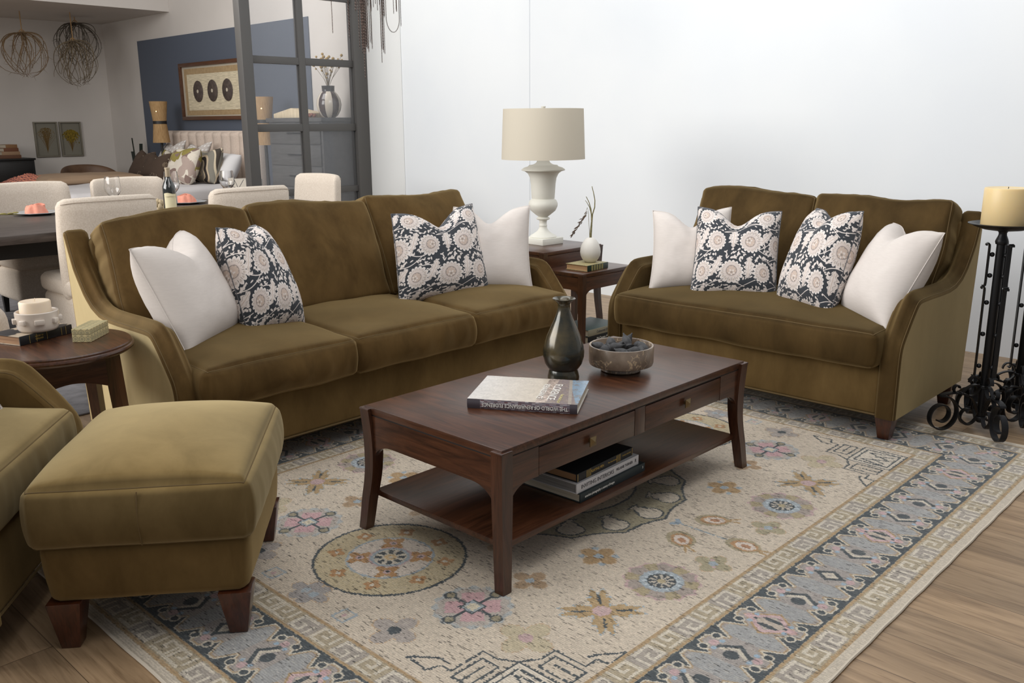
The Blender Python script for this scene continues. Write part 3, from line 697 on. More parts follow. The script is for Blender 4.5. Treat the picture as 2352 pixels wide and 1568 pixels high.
def arm(parent, x0, x1, name='arm', sc=1.0, outer=1, out=1, mv=None, ms=None):
    """solid arm between x0 and x1 following the sloped side profile, local +y is towards the back"""
    P = resample(ARM_P, 96); n = len(P); b = B(); R = 0.022; cx = (x0+x1)/2; ht = abs(x1-x0)/2
    cen = sum((p for p in P), Vector((0, 0)))/n
    nor = []
    for i in range(n):
        t = P[min(i+1, n-1)]-P[max(i-1, 0)]; nn = Vector((-t.y, t.x)).normalized(); nor.append(nn)   # outward when walking up the front
    def ring(x, off, crown=0.0):
        vs = []
        for i in range(n):
            o = off-crown*max(0, min(1, (P[i].y-0.34)/0.28))*max(0, min(1, (0.90-P[i].y)/0.15))*(1 if i < 60 else 0)
            p = P[i]-nor[i]*o
            z = max(p.y, 0.115) ; bulge = 1+(0.22*max(0, min(1, (P[i].y-0.38)/0.15))*(1 if P[i].x < 0.95 else 0.3) if x*out < 0 else 0)
            vs.append(b.bm.verts.new((cx+x*ht*bulge, p.x*sc, z)))
        return vs
    rings = []
    K = 5
    for k in range(K+1):
        a = PI/2*k/K; rings.append(ring(-1+(R/ht)*(1-math.cos(a)), R*(1-math.sin(a))))
    for xx in (-0.6, -0.3, 0, 0.3, 0.6): rings.append(ring(xx*(1-R/ht), 0, 0.026*(1-xx*xx)+0.002))
    for k in range(K, -1, -1):
        a = PI/2*k/K; rings.append(ring(1-(R/ht)*(1-math.cos(a)), R*(1-math.sin(a))))
    for A_, D_ in zip(rings[:-1], rings[1:]):
        for i in range(n-1): b.bm.faces.new((A_[i], A_[i+1], D_[i+1], D_[i]))
        b.bm.faces.new((A_[n-1], A_[0], D_[0], D_[n-1]))
    # flat side panels: close each with strips between front and back halves
    for rg in (rings[0], rings[-1]):
        b.bm.faces.new(rg)
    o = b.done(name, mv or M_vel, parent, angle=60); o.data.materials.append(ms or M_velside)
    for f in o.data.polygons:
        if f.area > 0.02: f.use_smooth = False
        if f.normal.x*out > 0.93 and f.area > 0.02: f.material_index = 1  # outward panel takes the velvet with light painted in
    for sgn in (-1, 1):
        pts = []
        for i in range(0, 80):
            bulge = 1+(0.22*max(0, min(1, (P[i].y-0.38)/0.15))*(1 if P[i].x < 0.95 else 0.3) if sgn*out < 0 else 0)
            p = P[i]-nor[i]*(R*0.32); pts.append((cx+sgn*(ht-R*0.27)*bulge, p.x*sc, p.y))
        B().tube(pts, 0.0016, 6).done('piping', M_velp, o)
    return o
def foot(parent, x, y, z=0.12, s=0.075, lo=0.0):
    return B().taper(x-s/2, y-s/2, lo, x+s/2, y+s/2, z, 0.62, bev=0.003).done('leg', M_leg, parent)
def sofa(name, label, cat, loc, rz, W, nseat, nback, seedv=0, seatm=None, fwd_=0.0, mv=None, ms=None, armw=0.09, lo=0.0, group=None, frontfeet=True, rearlo=0.0):
    t = thing(name, label, cat, loc, rz, group)
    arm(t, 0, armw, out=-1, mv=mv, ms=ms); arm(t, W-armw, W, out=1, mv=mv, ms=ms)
    B().box(armw-0.01, 0.066, 0.115, W-armw+0.01, 0.90, 0.345, 0.018, 3).done('base', M_velb, t)
    B().tube([(armw, 0.063, 0.122), (W/2, 0.062, 0.122), (W-armw, 0.063, 0.122)], 0.004, 6).done('welt', M_velp, t)
    Mb = Matrix.Translation((W/2, 0.885, 0.62)) @ Matrix.Rotation(math.radians(-7), 4, 'X')
    bb = B(); bb.box(-W/2+armw-0.005, -0.045, -0.42, W/2-armw+0.005, 0.045, 0.30, 0.03, 4, Mb); bb.done('back', M_vel, t)
    IW = W-2*armw; sw = IW/nseat
    for k in range(nseat):
        cx = armw+sw*(k+0.5)
        M = Matrix.Translation((cx, 0.345+fwd_, 0.428)) @ Matrix.Rotation(math.radians(1.5), 4, 'X')
        cushion('seat_cushion', sw/2-0.003, 0.355, 0.082, 0.026, seatm or mv or M_vel, t, M, n=38, crown=0.036, crownb=0.004, bulge=(0.026 if nseat > 1 else 0.014), seed=seedv+k*3, wr=0.007, pipem=M_velp, pipe=0.002)
    bw = IW/nback
    for k in range(nback):
        cx = armw+bw*(k+0.5)
        def deform(v, p, k=k):
            # loose-filled back cushion: soft sagging top and fuller middle
            v.x += 0.006*math.sin(p[1]*3+k)
            if p[1] > 0: v.y += 0.012*p[1]**3*math.sin(p[0]*2.6+k*1.7+seedv)-0.012*p[1]**4*(abs(p[0])**6)
            return v
        # local cushion axes: x width, y height, z thickness (towards viewer)
        ang = math.radians(24)
        M = Matrix.Translation((cx, 0.78, 0.736)) @ Matrix.Rotation(math.radians(90)-ang, 4, 'X')
        cushion('back_cushion', bw/2-0.002, 0.275, 0.08, 0.026, mv or M_vel, t, M, n=40, crown=0.045, crownb=0.02, bulge=0.005, seed=seedv+20+k*5, wr=0.010, deform=deform, pipem=M_velp, pipe=0.0025)
    for x, y, l_ in ((0.055, 0.11, lo), (W-0.055, 0.11, lo), (0.055, 0.86, rearlo), (W-0.055, 0.86, rearlo)):
        foot(t, x, y, 0.12, 0.08, l_)
    return t
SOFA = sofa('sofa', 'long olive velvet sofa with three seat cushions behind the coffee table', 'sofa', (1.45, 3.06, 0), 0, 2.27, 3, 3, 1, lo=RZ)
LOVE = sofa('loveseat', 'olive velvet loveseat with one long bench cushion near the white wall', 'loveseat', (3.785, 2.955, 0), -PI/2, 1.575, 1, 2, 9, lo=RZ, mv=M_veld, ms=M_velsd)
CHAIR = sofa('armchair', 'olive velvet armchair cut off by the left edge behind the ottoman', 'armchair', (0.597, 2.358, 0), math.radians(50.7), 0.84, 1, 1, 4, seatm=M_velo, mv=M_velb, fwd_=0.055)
# ------------------------------------------------------------------ ottoman
def ottoman():
    t = thing('ottoman', 'olive velvet ottoman with tapered wood legs in the left foreground', 'ottoman', (1.118, 2.492, 0), math.radians(-39))
    hx, hy = 0.275, 0.335
    b = bmesh.new(); bmesh.ops.create_cube(b, size=2); bmesh.ops.subdivide_edges(b, edges=b.edges[:], cuts=20, use_grid_fill=True)
    for v in b.verts:
        p = tuple(v.co)
        def df(q, p_): q.x *= 0.965+0.02*p_[2]; q.y *= 0.965+0.02*p_[2]; return q
        v.co = cush_map(p, hx, hy, 0.088, 0.03, crown=0.0, crownb=0.0, bulge=0.006, seed=3, wr=0.002, deform=df)
        v.co.z += 0.222
    me = bpy.data.meshes.new('base')
    for f in b.faces: f.smooth = True
    b.to_mesh(me); b.free(); o = bpy.data.objects.new('base', me); COL.objects.link(o); me.materials.append(M_velb); o.parent = t
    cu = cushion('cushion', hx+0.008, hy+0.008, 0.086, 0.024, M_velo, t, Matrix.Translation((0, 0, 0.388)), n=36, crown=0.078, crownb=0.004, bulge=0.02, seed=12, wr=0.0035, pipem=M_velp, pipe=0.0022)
    pts = [(0.0, -hy-0.031, z) for z in (0.34, 0.37, 0.40, 0.43, 0.46)]
    B().tube([(0.005, -hy-0.012-0.019*(1-((z-0.388)/0.086)**2), z) for z in np.linspace(0.312, 0.462, 9)], 0.0018, 5).done('seam', M_velp, cu)
    for sx, sy in ((-1, -1), (1, -1), (1, 1), (-1, 1)):
        x, y = sx*(hx-0.052), sy*(hy-0.052)
        on = not (sx == -1 and sy == -1)
        B().taper(x-0.045, y-0.045, RZ if on else 0.0, x+0.045, y+0.045, 0.142, 0.55, bev=0.003, off=(-sx*-0.012*0-0.0, 0)).done('leg', M_leg, t)
ottoman()
# ------------------------------------------------------------------ throw pillows
GP = None
pillow('throw_pillow', 'plain ivory throw pillow at the left arm of the long sofa', (1.60, 3.30, .50), (1.98, 3.57, .505), (1.885, 3.82, .935), (1.50, 3.50, .915), .25, M_lin, .10, seed=1, pinch=.03)
pillow('throw_pillow', 'navy floral throw pillow beside the ivory one on the left of the long sofa', (1.945, 3.43, .505), (2.245, 3.45, .50), (2.20, 3.74, .935), (1.925, 3.60, .955), .26, M_floral, .07, pinch=.02, seed=2, seamm=mat('seam_grey_thread', C(92, 92, 96), 0.9))
pillow('throw_pillow', 'navy floral throw pillow on the right seat of the long sofa', (2.80, 3.46, .505), (3.37, 3.39, .50), (3.45, 3.60, .955), (2.89, 3.61, .94), .20, M_floral, .10, pinch=.04, seed=3, seamm=mat('seam_grey_thread', C(92, 92, 96), 0.9))
pillow('throw_pillow', 'plain ivory throw pillow in the right corner of the long sofa', (3.16, 3.60, .50), (3.56, 3.25, .50), (3.655, 3.36, .945), (3.44, 3.74, .93), .16, M_lin, .09, seed=4)
pillow('throw_pillow', 'plain ivory throw pillow at the far end of the loveseat', (3.97, 2.78, .50), (4.24, 2.43, .50), (4.36, 2.53, .935), (4.10, 2.86, .915), .17, M_lin, .09, seed=5)
pillow('throw_pillow', 'navy floral throw pillow on the left half of the loveseat', (3.98, 2.53, .50), (4.17, 2.14, .505), (4.36, 2.235, .93), (4.17, 2.62, .945), .20, M_floral, .09, pinch=.04, seed=6, seamm=mat('seam_grey_thread', C(92, 92, 96), 0.9))
pillow('throw_pillow', 'tilted navy floral throw pillow in the middle of the loveseat', (4.13, 2.12, .505), (4.00, 1.78, .495), (4.22, 1.75, .97), (4.38, 2.06, .955), .24, M_floral, .07, pinch=.02, seed=7, seamm=mat('seam_grey_thread', C(92, 92, 96), 0.9))
pillow('throw_pillow', 'plain ivory throw pillow against the near arm of the loveseat', (4.13, 1.79, .50), (3.90, 1.475, .49), (4.24, 1.385, .895), (4.46, 1.70, .90), .24, M_lin, .09, pinch=.03, seed=8)
pillow('throw_pillow', 'navy floral pillow just showing on the armchair at the left edge', (0.57, 2.75, .505), (0.862, 3.05, .505), (0.66, 3.16, .86), (0.38, 2.86, .86), .14, M_floral, .07, seed=9, seamm=mat('seam_grey_thread', C(92, 92, 96), 0.9))
# ------------------------------------------------------------------ coffee table
def saber_leg(parent, x, y, dx, dy, zt, s=0.044, splay=0.014, z0=RZ, m=None, top=True):
    """square leg whose lower part sweeps outwards (dx,dy = outward signs)"""
    b = B(); N = 18; rings = []
    for k in range(N+1):
        t = k/N; z = z0+(zt-z0)*t
        h = 1-t
        off = -0.007*math.sin(min(1, h/0.75)*PI)+splay*max(0, (h-0.5)/0.5)**1.6
        w = s*(1-0.22*max(0, (h-0.35)/0.65))
        ox, oy = x+dx*(s/2+off)-dx*w/2, y+dy*(s/2+off)-dy*w/2
        rings.append([b.bm.verts.new((ox+a*w/2, oy+c*w/2, z)) for a, c in ((-1, -1), (1, -1), (1, 1), (-1, 1))])
    for A_, D_ in zip(rings[:-1], rings[1:]):
        for k in range(4): b.bm.faces.new((A_[k], A_[(k+1) % 4], D_[(k+1) % 4], D_[k]))
    b.bm.faces.new(rings[0][::-1]); b.bm.faces.new(rings[-1])
    if top: b.box(x-s/2-0.001, y-s/2-0.001, zt-0.006, x+s/2+0.001, y+s/2+0.001, zt-0.002)
    bmesh.ops.bevel(b.bm, geom=[e for e in b.bm.edges if len(e.link_faces) == 2 and e.calc_face_angle(0) > 1.2 and abs((e.verts[0].co-e.verts[1].co).z) > 0.005], offset=0.002, segments=1, affect='EDGES')
    return b.done('leg', m or M_wz, parent, smooth=True, angle=30)
def arch_poly(L, ztop, zlow, r, zr, n=10):
    """front apron outline with quarter-round brackets down at both ends"""
    P = [(0, ztop), (L, ztop), (L, zr)]
    for k in range(n+1):
        a = PI/2*k/n; P.append((L-r*(1-math.cos(PI/2-a))*1.0 if False else L-r*math.sin(a)*1.0*(1), zr+(zlow-zr)*(1-math.cos(a))))
    for k in range(n, -1, -1):
        a = PI/2*k/n; P.append((r*math.sin(a), zr+(zlow-zr)*(1-math.cos(a))))
    out = []
    for p in P:
        if not out or (abs(p[0]-out[-1][0])+abs(p[1]-out[-1][1])) > 1e-5: out.append(p)
    return out
def bracket(L, ztop, zlow, r, zr, n=10):
    # concave quarter circle: vertical near the leg, horizontal at the apron bottom
    P = [(0, ztop), (L, ztop), (L, zr)]
    for k in range(1, n+1):
        a = PI/2*k/n; P.append((L-r*(1-math.cos(a)), zr+(zlow-zr)*math.sin(a)))
    for k in range(n, 0, -1):
        a = PI/2*k/n; P.append((r*(1-math.cos(a)), zr+(zlow-zr)*math.sin(a)))
    P.append((0, zr)); return P
def knob(parent, x, y, z, ny=-1):
    b = B(); b.box(x-0.005, y-0.012, z-0.006, x+0.005, y, z+0.006)
    s = 0.016; y1 = y-0.012
    b.box(x-s, y1-0.004, z-s, x+s, y1, z+s, 0.001)
    b.raw([(x-s*.9, y1-.004, z-s*.9), (x+s*.9, y1-.004, z-s*.9), (x+s*.9, y1-.004, z+s*.9), (x-s*.9, y1-.004, z+s*.9), (x, y1-.012, z)], [(0, 1, 4), (1, 2, 4), (2, 3, 4), (3, 0, 4)])
    return b.done('knob', M_brass, parent, angle=15)
def coffee():
    X0, Y0, L, W, H = 1.757, 1.727, 1.402, 0.672, 0.457
    t = thing('coffee_table', 'dark walnut coffee table with two drawers and a lower shelf on the rug', 'coffee table', (X0, Y0, 0))
    s = 0.046; i = 0.010
    # top: planked veneer with a mitred border look, corner posts stand just proud of it
    top = B(); top.box(i, i, H-0.026, L-i, W-i, H, 0.002).done('tabletop', M_wy, t, angle=30)
    B().box(i+0.003, i+0.003, H-0.031, L-i-0.003, W-i-0.003, H-0.0262).done('groove', M_wdk, t)
    for (x, y, dx, dy) in ((s/2-.002, s/2-.002, -1, -1), (L-s/2+.002, s/2-.002, 1, -1), (s/2-.002, W-s/2+.002, -1, 1), (L-s/2+.002, W-s/2+.002, 1, 1)):
        saber_leg(t, x, y, dx, dy, H-0.006, s)
    za, zb, zr = H-0.031, H-0.128, H-0.205
    for y in (W-0.03,):
        b = B(); P = [(s-.004+p[0], p[1]) for p in bracket(L-2*s+.008, za, zb, 0.085, zr)]; b.prism(P, y-0.004, y+0.018, 'y'); b.done('apron', M_wx, t)
    for x in (0.012, L-0.034):
        b = B(); P = [(s-.004+p[0], p[1]) for p in bracket(W-2*s+.008, za, zb, 0.10, zr)]; b.prism(P, x, x+0.022, 'x'); b.done('apron', M_wy, t)
    # long drawer side: end panels with brackets, centre stile, two drawers
    yf = 0.014; e0, e1 = 0.175, L-0.175; mid = L/2
    b = B()
    def endp(xa, xb, flip):
        n = 10; r = 0.085
        P = [(0, za), (xb-xa, za), (xb-xa, zb)]
        P += [(r*(1-math.cos(PI/2*k/n)), zr+(zb-zr)*math.sin(PI/2*k/n)) for k in range(n, 0, -1)]; P.append((0, zr))
        P = [((xa+p[0]) if not flip else (xb-p[0]), p[1]) for p in P]
        if flip: P = P[::-1]
        b.prism(P, yf, yf+0.022, 'y')
    endp(s-.004, e0, False); endp(e1, L-s+.004, True)
    b.box(mid-0.03, yf+0.001, zb, mid+0.03, yf+0.022, za); b.box(s, yf+0.012, zb+.002, L-s, yf+0.03, za)
    b.done('apron', M_wx, t)
    B().box(mid-0.03, yf, zb, mid+0.03, yf+0.0205, za, 0.001).done('stile', M_wz, t)
    for xa, xb in ((e0+0.002, mid-0.032), (mid+0.032, e1-0.002)):
        d = B().box(xa, yf, zb+0.002, xb, yf+0.018, za-0.004, 0.0015).done('drawer', M_wx, t)
        knob(d, (xa+xb)/2, yf, (za+zb)/2+0.002)
    zs = 0.150
    B().box(0.030, 0.024, zs-0.020, L-0.030, W-0.024, zs, 0.002).done('shelf', M_wx, t, angle=30)
    return t
coffee()
def book(name, label, loc, rz, L, D, T, m, cover=0.003, group=None, pages=None, spine=None, titles=()):
    """book lying flat: spine along local x on the -y side"""
    t = thing(name, label, 'book', loc, rz, group)
    b = B(); b.box(0, 0.0, 0, L, D, cover, 0.0008); b.box(0, 0.0, T-cover, L, D, T, 0.0008)
    b.done('cover', m, t)
    B().box(0, -0.002, 0, L, 0.003, T, 0.0012, 2).done('spine', spine or m, t)
    B().box(0.004, 0.003, cover, L-0.004, D-0.005, T-cover).done('page_block', pages or M_page, t)
    return t
MX = lambda x, y, z: basis(Vector((1, 0, 0)), Vector((0, 0, 1)), Vector((0, -1, 0)), Vector((x, y, z)))       # lettering on the spine
MXf = lambda x, y, z: basis(Vector((-1, 0, 0)), Vector((0, 0, -1)), Vector((0, -1, 0)), Vector((x, y, z)))   # the same upside down
# the big art book on the table
def art_book():
    L, D, T = 0.372, 0.285, 0.033
    mj = imgmat('book_jacket', patch_pattern(256, 4, 'jacket'), 0.28, spec=0.6); ms = imgmat('book_spine', patch_pattern(192, 6, 'spine'), 0.3, spec=0.6)
    a = math.atan2(1.80-2.108, 2.170-1.982)
    t = thing('art_book', 'art book in a pale picture jacket lying upside down on the coffee table', 'book', (1.982, 2.108, 0.4575), a)
    B().box(0, 0, 0, L, D, 0.003, 0.0008).done('cover', mat('jacket_back', C(198, 192, 184), 0.4), t)
    grid_obj('jacket', lambda u, v: (L*u, D*v, T+0.0004*math.sin(u*20)), 12, 8, mj, t)
    B().box(0, 0, T-0.003, L, D, T-0.0006).done('cover', mat('jacket_back', C(198, 192, 184), 0.4), t)
    grid_obj('spine', lambda u, v: (L*u, -0.004*math.sin(v*PI), T*v), 12, 6, ms, t)
    B().box(0.005, 0.001, 0.003, L-0.005, D-0.006, T-0.003).done('page_block', M_page, t)
    text_obj('THE WORLD OF RENAISSANCE FLORENCE', 0.0185, M_white, MXf(L/2+0.01, -0.0052, T*0.5), t, 'title', 0.82)
    MU = basis(Vector((-0, -1, 0)), Vector((1, 0, 0)), Vector((0, 0, 1)), Vector((0.235, D*0.45, T+0.0008)))
    text_obj('RENAISSANCE', 0.030, M_white, MU, t, 'title', 0.9)
    MU = basis(Vector((-0, -1, 0)), Vector((1, 0, 0)), Vector((0, 0, 1)), Vector((0.275, D*0.45, T+0.0008)))
    text_obj('FLORENCE', 0.040, M_white, MU, t, 'title', 0.95)
    text_obj('THE WORLD OF', 0.013, mat('pale_yellow_ink', C(210, 200, 150), 0.6), basis(Vector((-0, -1, 0)), Vector((1, 0, 0)), Vector((0, 0, 1)), Vector((0.305, D*0.2, T+0.0008))), t, 'title')
art_book()
M_teal = mat('dark_teal_cover', C(24, 38, 42), 0.5); M_wcov = mat('white_cover', C(196, 194, 196), 0.5); M_ink = mat('grey_ink', C(80, 80, 84), 0.6)
zb = 0.1505; a0 = math.radians(2)
bk = book('photography_book', 'dark teal book at the bottom of the stack on the coffee table shelf', (2.175, 1.775, zb), a0, 0.385, 0.255, 0.032, M_teal)
text_obj('american photography: a century of images', 0.0125, M_white, MX(0.11, -0.0026, 0.016), bk, 'title', 0.78); text_obj('2', 0.012, M_white, MX(0.37, -0.0026, 0.018), bk, 'publisher_mark')
bk = book('interiors_book', 'thick white book in the middle of the stack on the coffee table shelf', (2.165, 1.783, zb+0.0325), a0, 0.365, 0.24, 0.036, M_wcov, pages=mat('grey_pages', C(150, 148, 146), 0.9, col2=C(120, 118, 116), nscale=260, nmap=(0.02, 0.02, 1)))
text_obj('INVITING INTERIORS', 0.020, M_ink, MX(0.118, -0.0026, 0.018), bk, 'title', 1.0); text_obj('MELANIE TURNER', 0.014, M_ink, MX(0.276, -0.0026, 0.019), bk, 'title', 0.9); text_obj('R', 0.018, M_ink, MX(0.345, -0.0026, 0.019), bk, 'publisher_mark')
bk = book('novel', 'black book with gold spine bands on top of the stack on the shelf', (2.175, 1.79, zb+0.069), a0+0.02, 0.335, 0.17, 0.030, M_black, pages=mat('tan_pages', C(150, 116, 84), 0.9))
text_obj('FIGHTING MEN', 0.0135, M_gold, MX(0.115, -0.0026, 0.016), bk, 'title', 0.85); text_obj('The Guardsman', 0.008, M_gold, MX(0.205, -0.0026, 0.016), bk, 'title'); text_obj('FRANK DEACON', 0.007, M_gold, MX(0.295, -0.0026, 0.016), bk, 'title')
for x in (0.004, 0.055, 0.062, 0.070, 0.077, 0.233, 0.240, 0.248, 0.255, 0.331): B().box(x-0.001, -0.0027, 0.002, x+0.001, -0.0018, 0.028).done('gold_band', M_gold, bk)
# vase
M_bronze = mat('patinated_bronze', C(40, 42, 36), 0.2, 0.3, col2=C(84, 74, 52), nscale=12, detail=9, lo=0.4, hi=0.66, coat=0.5, bmp=0.08, bscale=30)
def bottle_vase():
    t = thing('bronze_vase', 'tall bronze bottle vase with flared lip on the coffee table', 'vase', (2.482, 2.112, 0.4575))
    prof = [(0.056, 0), (0.0565, 0.006), (0.052, 0.028), (0.050, 0.034), (0.055, 0.040), (0.066, 0.058), (0.0725, 0.085), (0.0735, 0.105), (0.070, 0.130), (0.060, 0.165), (0.046, 0.200), (0.033, 0.230), (0.025, 0.255), (0.0215, 0.275), (0.022, 0.287), (0.028, 0.297), (0.0385, 0.304), (0.0405, 0.307), (0.039, 0.309), (0.030, 0.304), (0.018, 0.292), (0.015, 0.27), (0.014, 0.2)]
    sc = 0.302/0.309
    B().lathe([(r*1.05, z*sc) for r, z in prof], 56, capt=True).done('body', M_bronze, t, angle=50)
    B().tube([(0.0565*math.cos(a), 0.0565*math.sin(a), 0.005) for a in np.linspace(0, 2*PI, 40, endpoint=False)], 0.0016, 6, closed=True).done('foot_ring', M_bronze, t)
bottle_vase()
M_marble = mat('brown_marble', C(96, 80, 66), 0.3, col2=C(150, 134, 118), nscale=11, detail=9, lo=0.3, hi=0.72, coat=0.2)
def marble_fix():
    nt = M_marble.node_tree; b = nt.nodes['Principled BSDF']
    n = noise_node(nt, 9, 5, (1, 1, 1), 'Object', 0.6, 0.8)
    ab = nt.nodes.new('ShaderNodeMath'); ab.operation = 'SUBTRACT'; ab.inputs[1].default_value = 0.5; nt.links.new(n.outputs['Fac'], ab.inputs[0])
    a2 = nt.nodes.new('ShaderNodeMath'); a2.operation = 'ABSOLUTE'; nt.links.new(ab.outputs[0], a2.inputs[0])
    r = ramp(nt, a2.outputs[0], [(0.0, (1, 1, 1, 1)), (0.011, (0, 0, 0, 1))])
    src = b.inputs['Base Color'].links[0].from_socket
    mx = nt.nodes.new('ShaderNodeMix'); mx.data_type = 'RGBA'; nt.links.new(r.outputs[0], mx.inputs[0]); nt.links.new(src, mx.inputs[6]); mx.inputs[7].default_value = C(196, 172, 140)
    nt.links.new(mx.outputs[2], b.inputs['Base Color'])
marble_fix()
M_fig = mat('charcoal_dried_fruit', C(52, 52, 54), 0.65, col2=C(74, 74, 76), nscale=40, bmp=0.4, bscale=70)
BOWL = (2.712, 2.018)
def bowl():
    t = thing('stone_bowl', 'round footed brown marble bowl filled with dark dried fruit', 'bowl', (BOWL[0], BOWL[1], 0.4575))
    R = 0.124
    B().lathe([(0.073, 0), (0.077, 0.003), (0.077, 0.012), (0.073, 0.018), (0.100, 0.020), (R-0.003, 0.027), (R, 0.036), (R, 0.098), (R-0.002, 0.1005), (R-0.007, 0.1005), (R-0.009, 0.098), (R-0.010, 0.05), (R-0.02, 0.036), (0.04, 0.030), (0.0, 0.030)], 56, capt=False).done('body', M_marble, t, angle=50)
    fr = [(-.062, .02, .072, .3, .25), (-.045, -.045, .070, 1.7, .3), (-.004, -.064, .074, 2.6, .2), (.03, -.058, .07, 3.3, .1), (.062, -.03, .072, 4.3, .25), (.066, .03, .074, 5.4, 1.05), (.02, .055, .076, .9, .4), (-.03, .06, .072, 2.0, .3), (.0, .0, .078, 4.0, .7), (.036, .004, .083, 1.2, .9), (-.032, .008, .080, 5.2, .35)]
    for k, (x, y, z, a, tilt) in enumerate(fr):
        x, y = x*1.2, y*1.2
        d = Vector((math.cos(a)*math.cos(tilt), math.sin(a)*math.cos(tilt), math.sin(tilt)))
        b = B(); pts, rs_ = [], []
        for i in range(13):
            s = i/12; pts.append(Vector((0, 0, 0))+d*(s*0.074-0.028)); rs_.append(max(0.0028, 0.0270*math.sin(min(1, s*1.35)*PI/2+0.05)*(1-max(0, (s-0.28)/0.72)**1.25)) if s > 0 else 0.004)
        rs_[0] = 0.012; rs_[1] = 0.019; rs_[2] = 0.0235
        b.tube(pts, rs_, 14); o = b.done('dried_fig', M_fig, None, (BOWL[0]+x, BOWL[1]+y, 0.4575+z+0.012), angle=80)
        tag(o, 'charcoal dried fruit heaped in the marble bowl', 'fruit', 'dried fruit in the marble bowl')
bowl()
# ------------------------------------------------------------------ nested end tables
def end_table(name, label, x0, y0, L, W, H, mt=None):
    t = thing(name, label, 'side table', (x0, y0, 0)); s = 0.036
    B().box(0.008, 0.008, H-0.022, L-0.008, W-0.008, H, 0.002).done('tabletop', M_wx, t)
    for (x, y, dx, dy) in ((s/2, s/2, -1, -1), (L-s/2, s/2, 1, -1), (s/2, W-s/2, -1, 1), (L-s/2, W-s/2, 1, 1)): saber_leg(t, x, y, dx, dy, H-0.005, s, 0.012, z0=0.0)
    za, zb_, zr = H-0.025, H-0.10, H-0.165
    for y in (0.010, W-0.028): B().prism([(s-.003+p[0], p[1]) for p in bracket(L-2*s+.006, za, zb_, 0.07, zr)], y, y+0.018, 'y').done('apron', M_wx, t)
    for x in (0.010, L-0.028): B().prism([(s-.003+p[0], p[1]) for p in bracket(W-2*s+.006, za, zb_, 0.07, zr)], x, x+0.018, 'x').done('apron', M_wy, t)
    return t
BT = end_table('nesting_table', 'taller dark walnut end table holding the white urn lamp', 4.035, 3.595, 0.575, 0.56, 0.62)
ST = end_table('nesting_table', 'lower dark walnut end table pulled out under the egg-shaped vase', 4.040, 3.295, 0.50, 0.48, 0.52)
B().box(0.02, 0.02, 0.060, 0.48, 0.46, 0.080, 0.002).done('shelf', M_wx, ST)
bk = book('green_book', 'green leather book with gold banded spine under the egg vase', (4.145, 3.345, 0.5205), math.radians(2), 0.205, 0.165, 0.036, mat('cream_lattice_cover', C(186, 172, 128), 0.6, col2=C(140, 132, 92), nscale=160), spine=mat('green_leather', C(26, 48, 40), 0.35), pages=mat('warm_pages', C(206, 166, 122), 0.9, col2=C(180, 140, 100), nscale=200, nmap=(.02, .02, 1)))
for x in (0.035, 0.06, 0.085, 0.11, 0.135): B().box(x, -0.0027, 0.002, x+0.017, -0.0018, 0.034).done('gold_panel', mat('gilt_panel', C(150, 142, 92), 0.4, 0.4), bk)
for k, (lb, zz, T, m, tx, mt_) in enumerate((('black book at the bottom of the pair on the lower end table shelf', 0.0805, 0.045, M_black, 'McQueen Mercer', M_white), ('pale grey-green book lying on the black one on the end table shelf', 0.126, 0.04, mat('sage_cover', C(70, 88, 86), 0.5), 'Coloured Dreams', M_ink))):
    bk = book('shelf_book', lb, (4.14, 3.33, zz), 0, 0.32, 0.24, T, m, spine=(M_black if k == 0 else mat('sage_spine', C(150, 146, 128), 0.5)))
    text_obj(tx, 0.022, mt_, MX(0.16, -0.0028, T*0.5), bk, 'title')
